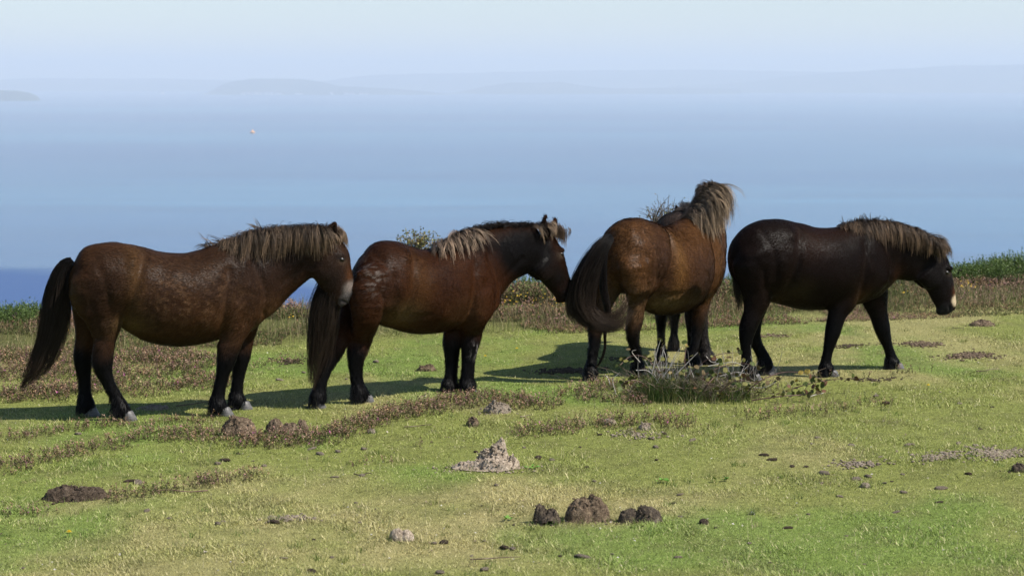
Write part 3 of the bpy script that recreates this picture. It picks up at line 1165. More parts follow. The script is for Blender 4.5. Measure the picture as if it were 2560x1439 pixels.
def col1(P, N):
    n = len(P)
    c = np.tile([0.066, 0.031, 0.0150], (n, 1))
    big = fbm(P, 3.2, 2.0, 3)
    c = blend(c, sstep(.45, .68, big) * .55, (0.12, 0.052, 0.020))
    dap = fbm(P * [1, 1, 1.25], 42, 6.0, 2)
    wb = gauss(P, q(470, 735)[0], (.42, .6, .26))
    c = blend(c, sstep(.46, .64, dap) * wb * (.25 + .6 * sstep(.4, .6, fbm(P, 6, 16.0, 2))), (0.20, 0.105, 0.052))
    c = blend(c, gauss(P, q(640, 655)[0], (.26, .5, .20)) * .85, (0.034, 0.0175, 0.012))
    c = blend(c, gauss(P, q(730, 650)[0], (.26, .5, .25)) * .85, (0.028, 0.0155, 0.011))
    c = blend(c, gauss(P, q(240, 780)[0], (.17, .5, .2)) * .7, (0.05, 0.022, 0.012))
    c = blend(c, gauss(P, q(238, 715)[0], (.17, .5, .17)) * .6, (0.028, 0.015, 0.010))
    c = blend(c, gauss(P, q(335, 690)[0], (.06, .5, .3)) * .55, (0.20, 0.10, 0.034))
    c = blend(c, gauss(P, q(320, 806)[0], (.12, .4, .07)) * .8, (0.24, 0.15, 0.06))
    c = blend(c, gauss(P, q(175, 770)[0], (.06, .6, .2)) * .6, (0.17, 0.10, 0.045))
    c = blend(c, gauss(P, q(680, 780)[0], (.08, .3, .1)) * .6, (0.24, 0.12, 0.05))
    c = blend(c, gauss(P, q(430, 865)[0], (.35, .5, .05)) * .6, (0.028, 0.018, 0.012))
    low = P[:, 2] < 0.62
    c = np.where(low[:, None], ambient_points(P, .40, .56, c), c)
    # face: brown cheek, dark eye patch with pale ring, mealy muzzle
    fx = q(870, 690)[0]
    c = blend(c, gauss(P, q(825, 690)[0], (.13, .3, .14)) * .85, (0.031, 0.020, 0.016))
    c = blend(c, gauss(P, fx, (.028, .3, .085)) * .75, (0.15, 0.058, 0.022))
    c = blend(c, gauss(P, q(848, 640)[0], (.05, .3, .04)) * .9, (0.03, 0.02, 0.017))
    c = blend(c, gauss(P, q(853, 650)[0], (.034, .3, .021)) * .8, (0.16, 0.10, 0.065))
    c = blend(c, sstep(.095, .05, np.linalg.norm((P - q(876, 722)[0]) * [1, .4, 1], axis=1)) * .8, (0.26, 0.215, 0.185))
    c = blend(c, sstep(.085, .05, np.linalg.norm((P - q(866, 748)[0]) * [1, .4, 1], axis=1)) * .8, (0.16, 0.14, 0.135))
    c = blend(c, gauss(P, q(881, 740)[0], (.024, .3, .032)) * .95, (0.02, 0.016, 0.016))
    for uu, vv in ((867, 757), (860, 753), (853, 749), (846, 745)):
        c = blend(c, gauss(P, q(uu, vv)[0], (.012, .3, .006)) * .9, (0.02, 0.016, 0.015))
    c = blend(c, gauss(P, q(830, 578)[0], (.05, .3, .06)), (0.022, 0.017, 0.015))
    return c * (0.86 + 0.28 * vnoise(P, 60, 1.0))[:, None]


spec1 = {'colour': col1, 'gain': 0.55, 'jit': (0.65, 1.4), 'feather': np.array(BLACK) * 1.3, 'curl': .25, 'rough': .25, 'fur': 100000}
r1, fl1 = build_pony(f1, p1, spec1, 11)
tag(r1, 'pregnant brown pony with dappled barrel and thick mane, leftmost of the herd', 'pony', PONY_GROUP)
rg = np.random.default_rng(101)
rts, t = crest_line(f1, [(560, 622), (590, 602), (622, 584), (670, 573), (715, 569), (760, 567), (790, 568), (806, 571)], 420, rg, .018)
rts[:, 2] -= 0.006
dirs = np.column_stack([-0.30 + 0.45 * t + rg.normal(size=420) * .2, -0.85 + rg.normal(size=420) * .15, 0.40 + rg.normal(size=420) * .15])
ln = np.interp(t, [0, .15, .4, .9, 1], [.10, .22, .33, .31, .22]) * rg.uniform(.7, 1.12, 420)
mane('mane', rts, dirs, ln, fl1, rg, 11, .0125, (.020, .0135, .010), (.27, .178, .108), r1, grav=1.5, wob=.16, hug=.45)
rts, t = crest_line(f1, [(520, 632), (560, 618), (600, 596), (660, 572)], 60, rg, .02)
rts[:, 2] -= .01
dirs = np.column_stack([-0.8 + rg.normal(size=60) * .3, rg.normal(size=60) * .5, 0.5 + rg.normal(size=60) * .25])
mane('mane', rts, dirs, rg.uniform(.07, .17, 60), fl1, rg, 6, .006, (.05, .035, .025), (.33, .23, .15), r1, grav=.5, wob=.25)
rts, t = crest_line(f1, [(812, 570), (836, 572), (850, 584)], 60, rg, .028)
dirs = np.column_stack([0.75 + rg.normal(size=60) * .25, -0.15 + rg.normal(size=60) * .45, .25 + rg.normal(size=60) * .2])
mane('forelock', rts, dirs, rg.uniform(.09, .17, 60), fl1, rg, 14, .010, (.06, .04, .028), (.36, .245, .155), r1, grav=1.7, wob=.18, hug=.4)
TL = lambda fr, *pts: [fr.loc(u, v)[0] for u, v in pts]
tail(TL(f1, (182, 650), (164, 664), (150, 700), (142, 745), (127, 835), (95, 920), (68, 950), (50, 972)), [.022, .046, .062, .066, .062, .046, .028, .010], 1000, rg, (.006, .0055, .0055), (.05, .034, .024), r1,
     [(TL(f1, (184, 652), (170, 668), (164, 720), (160, 790), (148, 850), (128, 905), (104, 940)), [.016, .03, .042, .04, .032, .022, .008], 520),
      (TL(f1, (180, 650), (154, 668), (132, 715), (118, 775), (104, 840), (78, 905), (52, 950)), [.016, .03, .036, .036, .034, .024, .008], 420)])

# ---- pony behind its head, turned a little away ------------------------------------------
f2 = frame_from((860, 1013), (1152, 984))
q2 = f2.loc


def l2(L):
    return settle([f2.st(*r) for r in L])


hn = f2.gl(925, 1006)[1]
hf = f2.gl(797, 1018)[1]
nn_ = f2.gl(1176, 984)[1]
ff_ = f2.gl(1125, 984)[1]
p2 = {
    'torso': np.array([f2.tb(925, 620, 770, .17), f2.tb(945, 604, 800, .23), f2.tb(970, 604, 810, .265), f2.tb(1000, 615, 820, .275), f2.tb(1035, 624, 830, .285),
                       f2.tb(1070, 625, 832, .285), f2.tb(1105, 618, 826, .265), f2.tb(1140, 605, 820, .235), f2.tb(1175, 598, 812, .205), f2.tb(1200, 610, 795, .165)]),
    'neck': np.array([f2.pair((1140, 605), (1215, 780), .17), f2.pair((1190, 580), (1238, 742), .13), f2.pair((1245, 568), (1275, 706), .105), f2.pair((1300, 566), (1312, 684), .088), f2.pair((1340, 566), (1330, 678), .075)]),
    'head': np.array([f2.st(1358, 606, 36, .07), f2.st(1367, 645, 46, .085), f2.st(1386, 684, 38, .072), f2.st(1401, 712, 30, .055), f2.st(1410, 730, 26, .052), f2.st(1412, 738, 21, .046)]),
    'legs': [l2([(920, 725, 55, .115, -.12), (918, 790, 42, .085, -.13), (905, 845, 27, .058, hn), (892, 880, 23, .048, hn), (890, 920, 18, .038, hn), (894, 958, 18, .037, hn), (899, 980, 21, .046, hn),
                 (909, 994, 19, .042, hn), (920, 1005, 18, .042, hn)]),
             l2([(905, 725, 50, .11, .08), (880, 790, 34, .08, .10), (850, 845, 24, .056, hf), (833, 880, 21, .047, hf), (812, 925, 17, .038, hf), (800, 965, 16.5, .037, hf), (795, 992, 20, .046, hf),
                 (795, 1006, 18, .042, hf), (797, 1018, 18, .042, hf)]),
             l2([(1190, 735, 48, .09, -.12), (1188, 790, 40, .078, -.125), (1180, 830, 27, .056, nn_), (1175, 860, 21, .048, nn_), (1171, 905, 18.5, .04, nn_), (1168, 942, 18.5, .04, nn_),
                 (1168, 962, 21, .048, nn_), (1172, 974, 20, .044, nn_), (1178, 984, 19, .042, nn_)]),
             l2([(1170, 735, 42, .09, .10), (1150, 790, 36, .075, .11), (1134, 830, 24, .054, ff_), (1130, 860, 20, .047, ff_), (1130, 905, 18, .04, ff_), (1127, 942, 18, .04, ff_),
                 (1124, 962, 21, .048, ff_), (1124, 974, 20, .044, ff_), (1126, 984, 19, .042, ff_)])],
}
p2['blobs'] = [([[*(q2(1343, 660)[0] + [0, -.058, 0]), .09, .038], [*(q2(1362, 685)[0] + [0, -.05, 0]), .065, .03]], .03),
               ([[*(q2(1343, 660)[0] + [0, .058, 0]), .09, .038], [*(q2(1362, 685)[0] + [0, .05, 0]), .065, .03]], .03),
               ([[*q2(1394, 622, -.060)[0], .020, .016], [*q2(1408, 626, -.052)[0], .016, .014]], .015),
               ([[*(q2(1394, 622, -.06)[0] * [1, -1, 1]), .020, .016], [*(q2(1408, 626, -.052)[0] * [1, -1, 1]), .016, .014]], .015),
               ([[*(q2(1396, 750)[0]), .024, .034], [*(q2(1412, 746)[0]), .022, .036]], .02),
               ([[*(q2(1178, 730)[0] + [0, -.13, 0]), .16, .06], [*(q2(1200, 765)[0] + [0, -.12, 0]), .11, .05]], .06),
               ([[*(q2(915, 680)[0] + [0, -.16, 0]), .16, .08], [*(q2(915, 750)[0] + [0, -.15, 0]), .15, .075]], .06)]
p2['ears'] = [ear(q2(1363, 594, -.06)[0], q2(1365, 537, -.085)[0], .040, (0.8, -.5, 0), (.75, -.55, .1)),
              ear(q2(1386, 590, .055)[0], q2(1388, 545, .08)[0], .036, (0.8, .5, 0), (.75, .55, .1))]
p2['eyes'] = [eye_pos(f2, 1404, 635, -.065, .072, .021)]
EYE2 = q2(1403, 636, -.07)[0]
p2['relief'] = relief_lines(f2, lambda u, v: q2(874 + (u - 169) * .70, 597 + (v - 606) * .905)[0][[0, 2]])


def col2(P, N):
    n = len(P)
    c = np.tile([0.072, 0.025, 0.0085], (n, 1))
    big = fbm(P, 3.5, 12.0, 3)
    c = blend(c, sstep(.45, .68, big) * .6, (0.055, 0.020, 0.009))
    c = blend(c, gauss(P, q2(1010, 690)[0], (.10, .5, .2)) * .6, (0.17, 0.075, 0.022))
    c = blend(c, gauss(P, q2(925, 610)[0], (.25, .5, .13)) * .6, (0.05, 0.020, 0.010))
    c = blend(c, gauss(P, q2(930, 720)[0], (.12, .5, .2)) * .5, (0.05, 0.025, 0.018))
    c = blend(c, gauss(P, q2(1130, 770)[0], (.20, .5, .12)) * .6, (0.15, 0.072, 0.03))
    c = blend(c, gauss(P, q2(1200, 700)[0], (.13, .5, .2)) * .6, (0.10, 0.034, 0.013))
    nk = gauss(P, q2(1270, 630)[0], (.24, .6, .2)) + gauss(P, q2(1330, 630)[0], (.2, .6, .2)) + gauss(P, q2(1150, 610)[0], (.3, .3, .06)) * .7
    c = blend(c, nk * 1.15, (0.0085, 0.0062, 0.0056))
    c = blend(c, gauss(P, q2(975, 780)[0], (.13, .5, .10)) * .85, (0.25, 0.16, 0.065))
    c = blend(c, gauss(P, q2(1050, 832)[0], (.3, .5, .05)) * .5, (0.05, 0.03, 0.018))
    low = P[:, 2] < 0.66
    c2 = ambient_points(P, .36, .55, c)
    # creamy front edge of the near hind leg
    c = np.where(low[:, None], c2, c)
    e1, _ = q2(945, 815, hn)
    e2, _ = q2(914, 885, hn)
    ab = e2 - e1
    tt = np.clip(((P - e1) @ ab) / (ab @ ab), 0, 1)
    dd = np.linalg.norm(P - (e1 + tt[:, None] * ab), axis=1)
    c = blend(c, np.exp(-(dd / .035) ** 2) * .9, (0.42, 0.30, 0.17))
    # white scab on the near knee
    w = gauss(P, q2(1186, 872, nn_ - .04)[0], (.03, .06, .045)) * sstep(.5, .62, fbm(P * [1, 1, .5], 60, 3.0, 2))
    c = blend(c, w * 1.3, (0.55, 0.5, 0.47))
    # head
    c = blend(c, gauss(P, q2(1385, 690)[0], (.2, .4, .15)) * .95, (0.010, 0.008, 0.0075))
    c = blend(c, gauss(P, q2(1360, 690)[0], (.07, .4, .08)) * .35, (0.04, 0.029, 0.025))
    c = blend(c, gauss(P, q2(1410, 735)[0], (.09, .3, .08)), (0.010, 0.008, 0.0075))
    c = blend(c, gauss(P, EYE2, (.045, .08, .026)) * .75, (0.15, 0.11, 0.075))
    c = blend(c, gauss(P, q2(1365, 570, -.07)[0], (.06, .06, .10)), (0.012, 0.009, 0.008))
    c = blend(c, gauss(P, q2(936, 690, -.2)[0], (.08, .2, .15)) * sstep(.54, .64, fbm(P * [1, 1, 2.2], 26, 7.0, 2)) * .8, (0.24, 0.19, 0.16))  # scurf flecks that also paint the haunch's gleam into the coat colour
    c = blend(c, gauss(P, q2(1413, 600)[0], (.05, .2, .05)) * .6, (0.09, 0.035, 0.014))
    return c * (0.86 + 0.28 * vnoise(P, 60, 1.0))[:, None]


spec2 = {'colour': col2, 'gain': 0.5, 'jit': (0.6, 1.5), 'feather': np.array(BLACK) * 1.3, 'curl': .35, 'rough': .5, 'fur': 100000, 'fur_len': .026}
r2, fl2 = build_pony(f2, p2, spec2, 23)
tag(r2, 'dark reddish brown pony with black neck and upright ear, nose behind another tail', 'pony', PONY_GROUP)
rg = np.random.default_rng(202)
rts, t = crest_line(f2, [(1085, 612), (1120, 598), (1156, 584), (1185, 577)], 75, rg, .022)
dirs = np.column_stack([-0.55 + 0.9 * t + rg.normal(size=75) * .2, -0.6 + rg.normal(size=75) * .2, 0.4 + rg.normal(size=75) * .15])
mane('mane', rts, dirs, rg.uniform(.14, .3, 75), fl2, rg, 13, .009, (.06, .042, .03), (.40, .28, .19), r2, grav=1.3, wob=.14, hug=.5)
rts, t = crest_line(f2, [(1150, 588), (1200, 573), (1250, 565), (1300, 564), (1340, 564)], 150, rg, .022)
dirs = np.column_stack([-0.2 + rg.normal(size=150) * .25, 0.85 + rg.normal(size=150) * .2, .40 + rg.normal(size=150) * .15])
mane('mane', rts, dirs, rg.uniform(.09, .24, 150), fl2, rg, 14, .011, (.016, .012, .010), (.15, .105, .075), r2, grav=1.5, wob=.16, hug=.45)
rts, t = crest_line(f2, [(1150, 588), (1200, 573), (1250, 565), (1300, 564), (1340, 564)], 160, rg, .022)
dirs = np.column_stack([-0.55 + rg.normal(size=160) * .3, rg.normal(size=160) * .5, .7 + rg.normal(size=160) * .2])
mane('mane', rts, dirs, rg.uniform(.03, .065, 160), fl2, rg, 9, .008, (.014, .011, .010), (.06, .042, .032), r2, grav=.5, wob=.15)
rts, t = crest_line(f2, [(1328, 565), (1350, 563), (1368, 566)], 20, rg, .018, -.02)
dirs = np.column_stack([0.1 + rg.normal(size=20) * .2, -0.8 + rg.normal(size=20) * .2, .3 + rg.normal(size=20) * .2])
mane('mane', rts, dirs, rg.uniform(.12, .22, 20), fl2, rg, 13, .008, (.05, .034, .024), (.42, .29, .185), r2, grav=1.6, wob=.14, hug=.5)
rts, t = crest_line(f2, [(1366, 562), (1385, 564), (1402, 576)], 60, rg, .03)
dirs = np.column_stack([0.75 + rg.normal(size=60) * .2, -0.1 + rg.normal(size=60) * .4, -.25 + rg.normal(size=60) * .15])
mane('forelock', rts, dirs, rg.uniform(.08, .15, 60), fl2, rg, 14, .009, (.05, .032, .022), (.34, .22, .135), r2, grav=1.6, wob=.16, hug=.4)
tg = [f2.loc(u, v, .0)[0] for u, v in [(872, 655), (856, 668), (838, 700), (820, 745), (810, 800), (802, 850), (792, 910), (782, 975)]]
tail(tg, [.02, .045, .08, .098, .10, .082, .05, .012], 1250, rg, (.006, .0055, .0055), (.04, .027, .018), r2,
     [(TL(f2, (872, 658), (846, 690), (828, 760), (826, 840), (820, 900), (806, 950)), [.02, .05, .06, .055, .035, .010], 450),
      (TL(f2, (870, 656), (832, 690), (796, 750), (784, 830), (778, 900), (772, 960)), [.02, .04, .05, .045, .03, .010], 450)])

# ---- pony at the right, walking, nearly black -----------------------------------------------
f4 = frame_from((1890, 938), (2155, 926))
f4.O[1] -= .18
q4 = f4.loc


def l4(L):
    return settle([f4.st(*r) for r in L])


p4 = {
    'torso': np.array([f4.tb(1858, 582, 710, .16), f4.tb(1888, 557, 735, .215), f4.tb(1930, 548, 748, .25), f4.tb(1968, 555, 760, .265), f4.tb(2005, 565, 770, .28),
                       f4.tb(2045, 571, 774, .285), f4.tb(2085, 570, 768, .265), f4.tb(2125, 566, 762, .235), f4.tb(2160, 568, 752, .20), f4.tb(2185, 585, 742, .155)]),
    'neck': np.array([f4.pair((2130, 570), (2190, 740), .165), f4.pair((2175, 560), (2228, 712), .125), f4.pair((2225, 565), (2252, 698), .10), f4.pair((2275, 580), (2278, 700), .085), f4.pair((2308, 595), (2290, 705), .075)]),
    'head': np.array([f4.st(2325, 640, 40, .068), f4.st(2334, 674, 44, .08), f4.st(2349, 712, 36, .068), f4.st(2361, 744, 29, .052), f4.st(2366, 762, 25, .05), f4.st(2367, 770, 21, .046)]),
    'legs': [l4([(1885, 660, 56, .11, -.11), (1893, 730, 40, .085, -.12), (1882, 782, 24, .055, -.13), (1868, 817, 19.5, .046, -.13), (1865, 860, 15, .037, -.13), (1868, 893, 15, .036, -.13),
                 (1874, 913, 17.5, .045, -.13), (1882, 926, 15.5, .04, -.13), (1889, 936, 15, .04, -.13)]),
             l4([(1885, 660, 50, .11, .10), (1895, 730, 38, .08, .11), (1884, 790, 22, .055, .12), (1880, 820, 19, .046, .12), (1894, 852, 15, .037, .12), (1908, 875, 16, .037, .12),
                 (1913, 893, 17, .045, .12), (1919, 907, 16, .04, .12), (1924, 919, 15, .04, .12)]),
             l4([(2140, 670, 50, .085, -.12), (2115, 735, 40, .075, -.125), (2092, 785, 22, .055, -.13), (2081, 826, 17, .045, -.13), (2071, 865, 13.5, .036, -.13), (2065, 893, 15, .036, -.13),
                 (2066, 909, 17, .045, -.13), (2074, 920, 15, .04, -.13), (2083, 930, 15, .04, -.13)]),
             l4([(2175, 670, 46, .085, .10), (2185, 735, 36, .075, .11), (2197, 785, 22, .055, .12), (2207, 822, 17, .045, .12), (2219, 858, 13, .036, .12), (2227, 884, 14.5, .036, .12),
                 (2230, 899, 17, .045, .12), (2237, 909, 15, .04, .12), (2246, 918, 15, .04, .12)])],
}
p4['legs'][1][:, 2] += np.where(np.arange(9) >= 6, 0.012, 0.0)
p4['blobs'] = [([[*(q4(2308, 680)[0] + [0, -.055, 0]), .095, .04], [*(q4(2326, 708)[0] + [0, -.05, 0]), .07, .03]], .03),
               ([[*(q4(2308, 680)[0] + [0, .055, 0]), .095, .04], [*(q4(2326, 708)[0] + [0, .05, 0]), .07, .03]], .03),
               ([[*(q4(2358, 666)[0] + [0, -.062, 0]), .022, .018], [*(q4(2371, 670)[0] + [0, -.055, 0]), .018, .016]], .015),
               ([[*(q4(2358, 666)[0] + [0, .062, 0]), .022, .018], [*(q4(2364, 670)[0] + [0, .045, 0]), .018, .016]], .015),
               ([[*(q4(2348, 778)[0]), .03, .038], [*(q4(2366, 778)[0]), .024, .036]], .02),
               ([[*(q4(2150, 665)[0] + [0, -.13, 0]), .16, .06], [*(q4(2180, 700)[0] + [0, -.12, 0]), .11, .05]], .06),
               ([[*(q4(1885, 630)[0] + [0, -.15, 0]), .16, .08], [*(q4(1895, 695)[0] + [0, -.14, 0]), .15, .07]], .06)]
p4['ears'] = [ear(q4(2336, 632)[0] + [0, -.055, 0], q4(2343, 600)[0] + [0, -.075, 0], .035, (0.9, -.3, 0), (-.3, -.9, -.1)),
              ear(q4(2344, 630)[0] + [0, .055, 0], q4(2351, 598)[0] + [0, .075, 0], .034, (0.9, .3, 0), (.3, .9, .1))]
p4['carve'] = [([[*(q4(2383, 767)[0] + [0, -.036, 0]), .015, .012], [*(q4(2377, 778)[0] + [0, -.04, 0]), .009, .012]], .01),
               ([[*(q4(2366, 762)[0] + [0, -.052, 0]), .012, .010], [*(q4(2367, 778)[0] + [0, -.05, 0]), .006, .010]], .008),
               ([[*(q4(2383, 767)[0] + [0, .036, 0]), .015, .012], [*(q4(2377, 778)[0] + [0, .04, 0]), .009, .012]], .01)]
p4['eyes'] = [eye_pos(f4, 2366, 681, -.06, .07, .020)]
p4['hoof_pitch'] = {int(round(p4['legs'][1][-1, 0] * 1000)): 0.75}


p4['relief'] = relief_lines(f4, lambda u, v: q4(1834 + (u - 169) * .77, 546 + (v - 606) * .87)[0][[0, 2]])


def col4(P, N):
    n = len(P)
    c = np.tile([0.0155, 0.0078, 0.0056], (n, 1))
    big = fbm(P, 3.5, 22.0, 3)
    c = blend(c, sstep(.45, .68, big) * .6, (0.022, 0.011, 0.007))
    c = blend(c, gauss(P, q4(2010, 600)[0], (.16, .5, .14)) * .75, (0.05, 0.018, 0.008))
    c = blend(c, gauss(P, q4(2075, 580)[0], (.2, .5, .06)) * .6, (0.055, 0.022, 0.01))
    c = blend(c, gauss(P, q4(1970, 720)[0], (.14, .5, .09)) * .75, (0.09, 0.062, 0.028))
    c = blend(c, gauss(P, q4(2132, 740)[0], (.075, .4, .09)) * .75, (0.16, 0.075, 0.032))
    c = blend(c, gauss(P, q4(2235, 690)[0], (.05, .3, .09)) * .7, (0.08, 0.03, 0.013))
    c = blend(c, gauss(P, q4(1932, 760)[0], (.05, .3, .1)) * .5, (0.14, 0.085, 0.045))
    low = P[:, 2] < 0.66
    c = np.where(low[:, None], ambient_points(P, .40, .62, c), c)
    hd = gauss(P, q4(2335, 690)[0], (.2, .4, .22))
    c = blend(c, hd * .8, (0.022, 0.018, 0.018))
    c = blend(c, gauss(P, q4(2382, 728)[0], (.03, .3, .05)) * .9, (0.19, 0.07, 0.025))
    c = blend(c, sstep(.07, .035, np.linalg.norm((P - q4(2383, 750)[0]) * [1, .5, 1], axis=1)) * .95, (0.55, 0.43, 0.28))
    c = blend(c, sstep(.085, .05, np.linalg.norm((P - q4(2357, 772)[0]) * [1, .4, 1], axis=1)) * .85, (0.045, 0.04, 0.04))
    c = blend(c, gauss(P, q4(2366, 683)[0], (.036, .3, .022)) * .75, (0.12, 0.085, 0.06))
    c = blend(c, gauss(P, q4(2348, 676)[0], (.02, .3, .03)) * .4, (0.12, 0.10, 0.09))
    return c * (0.86 + 0.28 * vnoise(P, 60, 1.0))[:, None]


spec4 = {'colour': col4, 'gain': 0.4, 'jit': (0.75, 1.3), 'feather': np.array(BLACK) * 1.2, 'curl': .15, 'rough': .1, 'fur': 90000, 'fur_len': .018}
r4, fl4 = build_pony(f4, p4, spec4, 37)
tag(r4, 'nearly black brown pony walking with lowered head, rightmost of the herd', 'pony', PONY_GROUP)
rg = np.random.default_rng(404)
rts, t = crest_line(f4, [(2100, 566), (2135, 560), (2175, 556), (2225, 560), (2275, 574), (2315, 592), (2335, 606)], 400, rg, .018)
rts[:, 2] -= .006
dirs = np.column_stack([-0.05 + 0.35 * t + rg.normal(size=400) * .2, -0.85 + rg.normal(size=400) * .15, .4 + rg.normal(size=400) * .15])
ln = np.interp(t, [0, .2, .5, .9, 1], [.10, .19, .30, .28, .2]) * rg.uniform(.7, 1.12, 400)
mane('mane', rts, dirs, ln, fl4, rg, 11, .0125, (.020, .014, .011), (.25, .16, .095), r4, grav=1.5, wob=.15, hug=.45)
rts, t = crest_line(f4, [(2110, 564), (2160, 556), (2230, 560)], 46, rg, .02)
dirs = np.column_stack([-0.2 + rg.normal(size=46) * .45, rg.normal(size=46) * .4, .9 + rg.normal(size=46) * .1])
mane('mane', rts, dirs, rg.uniform(.05, .11, 46), fl4, rg, 6, .006, (.03, .022, .018), (.2, .14, .09), r4, grav=.4, wob=.25)
rts, t = crest_line(f4, [(2325, 596), (2345, 604), (2358, 618)], 60, rg, .028)
dirs = np.column_stack([0.7 + rg.normal(size=60) * .25, -0.1 + rg.normal(size=60) * .45, .2 + rg.normal(size=60) * .2])
mane('forelock', rts, dirs, rg.uniform(.08, .17, 60), fl4, rg, 14, .009, (.03, .022, .018), (.12, .085, .06), r4, grav=1.5, wob=.2, hug=.35)
tg = [f4.loc(u, v, .0)[0] for u, v in [(1856, 588), (1850, 605), (1846, 650), (1846, 720), (1850, 780)]]
tail(tg, [.02, .03, .035, .035, .015], 700, rg, (.006, .0055, .0055), (.03, .022, .018), r4)


# ---- three quarter rear view pony and the one hidden behind it -------------------------------
def borrowed(fr, hooves, scale, neck, head, seed_shift=0.0, xs=0.90):
    """the trunk of the first pony, with legs moved to these hooves (near hind, far hind, near fore, far fore)"""
    sx, sz = xs, scale
    T = p1['torso'].copy()
    T[:, 0] *= sx
    T[:, 2] *= sz
    T[:, 3] *= sz
    # a flatter, fuller rump seen from behind
    legs = []
    for l, h in zip(p1['legs'], hooves):
        L = l.copy()
        L[:, 2] *= sz
        dx = h[0] - L[-1, 0]
        x0 = L[:, 0].copy()
        w = np.clip((0.95 - L[:, 2]) / 0.95, 0, 1)
        L[:, 0] = x0 * sx * (1 - w) + (x0 + dx) * w
        L[:, 1] = L[:, 1] + (h[1] - L[-1, 1]) * w
        legs.append(L)
    P = {'torso': T, 'neck': np.array(neck, float), 'head': np.array(head, float), 'legs': legs}
    return P


hv3 = [(1602, 938), (1480, 953), (1743, 917), (1784, 912)]
g3 = [gpt(*h) for h in hv3]
O3 = sum(g3) / 4
f3 = Frame(O3, math.radians(50))
h3 = [f3.gl(*h) for h in hv3]
p3 = borrowed(f3, h3, 1.03,
              [[.36, -.01, .98, .25, .17], [.48, -.01, 1.12, .185, .135], [.55, 0, 1.27, .145, .11], [.60, .01, 1.39, .12, .09]],
              [[.62, .03, 1.44, .095, .08], [.68, .12, 1.38, .11, .075], [.74, .22, 1.27, .095, .07], [.78, .29, 1.18, .075, .055], [.80, .33, 1.11, .06, .05]], xs=.97)
p3['torso'][:, 0] += .03
p3['torso'][:, 4] *= 1.05
p3['torso'][3:9, 2] -= .022
p3['torso'][3:9, 3] *= 1.05
p3['neck'][:, 0] += .10
p3['head'][:, 0] += .10
p3['head_lat'] = (0.8, -0.6, 0)
p3['blobs'] = [([[-.52, -.13, .93, .17, .11], [-.50, -.14, .76, .15, .09]], .06), ([[-.52, .13, .93, .17, .11], [-.50, .13, .76, .15, .09]], .06),
               ([[.36, -.13, .86, .16, .07], [.42, -.12, .74, .12, .06]], .06),
               ([[-.40, -.06, 1.17, .10, .10], [-.40, .06, 1.17, .10, .10]], .06)]
p3['ears'] = [ear((.73, -.045, 1.47), (.76, -.075, 1.535), .026, (.3, -.9, 0), (.95, 0, .2)), ear((.74, .085, 1.47), (.78, .12, 1.54), .026, (.3, .9, 0), (.95, 0, .2))]


p3['relief'] = [(np.array(a) * [.97, 1.03] + [.02, 0], w, m * 1.1) for a, w, m in p1['relief'] if np.array(a)[:, 0].max() < p1['torso'][-1, 0]]


def col3(P, N):
    n = len(P)
    c = np.tile([0.125, 0.055, 0.020], (n, 1))
    big = fbm(P, 3.5, 32.0, 3)
    c = blend(c, sstep(.42, .62, big) * .55, (0.085, 0.036, 0.014))
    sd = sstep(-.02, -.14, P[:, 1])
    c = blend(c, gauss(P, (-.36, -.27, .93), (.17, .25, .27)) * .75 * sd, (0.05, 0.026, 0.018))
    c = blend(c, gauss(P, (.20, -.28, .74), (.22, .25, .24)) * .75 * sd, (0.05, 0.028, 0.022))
    c = blend(c, gauss(P, (-.15, -.26, .92), (.07, .25, .25)) * .75, (0.22, 0.105, 0.032))
    c = blend(c, gauss(P, (-.70, 0, .85), (.14, .5, .22)) * .65, (0.15, 0.065, 0.024))
    c = blend(c, gauss(P, (-.60, .05, .62), (.14, .3, .16)) * .8, (0.15, 0.105, 0.06))
    c = blend(c, gauss(P, (-.17, -.1, .60), (.18, .3, .09)) * .85, (0.22, 0.15, 0.065))
    c = blend(c, gauss(P, (.47, -.2, .80), (.08, .2, .25)) * .8, (0.22, 0.10, 0.032))
    st = gauss(P, (-.19, -.11, 1.12), (.03, .12, .12))
    c = blend(c, st * 1.0, (0.30, 0.22, 0.17))
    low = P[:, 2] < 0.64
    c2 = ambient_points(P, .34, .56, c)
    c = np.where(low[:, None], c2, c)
    # pale inner edge of the near hind leg, greyish forearms
    L = p3['legs'][0]
    e1, e2 = L[1, :3] + [.10, 0.02, -.05], L[3, :3] + [.05, .02, .02]
    ab = e2 - e1
    tt = np.clip(((P - e1) @ ab) / (ab @ ab), 0, 1)
    dd = np.linalg.norm(P - (e1 + tt[:, None] * ab), axis=1)
    c = blend(c, np.exp(-(dd / .045) ** 2) * .85, (0.42, 0.31, 0.18))
    c = blend(c, gauss(P, L[2, :3], (.1, .12, .12)) * .6, (0.15, 0.08, 0.04))
    c = blend(c, sstep(.3, .5, P[:, 0]) * sstep(.62, .5, P[:, 2]) * .5, (0.045, 0.036, 0.03))
    hd = p3['head'][:, :3]
    dh = np.min(np.linalg.norm(P[:, None] - hd[None], axis=2), axis=1)
    c = blend(c, sstep(.16, .08, dh) * .8, (0.03, 0.02, 0.016))
    return c * (0.84 + 0.32 * vnoise(P, 60, 1.0))[:, None]


spec3 = {'colour': col3, 'gain': 0.75, 'jit': (0.45, 1.7), 'feather': np.array(BLACK) * 1.6, 'curl': .75, 'rough': .9, 'fur': 130000, 'fur_len': .027}
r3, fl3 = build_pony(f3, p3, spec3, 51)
tag(r3, 'golden brown shaggy pony seen from behind with blond mane and swishing black tail', 'pony', PONY_GROUP)
rg = np.random.default_rng(303)


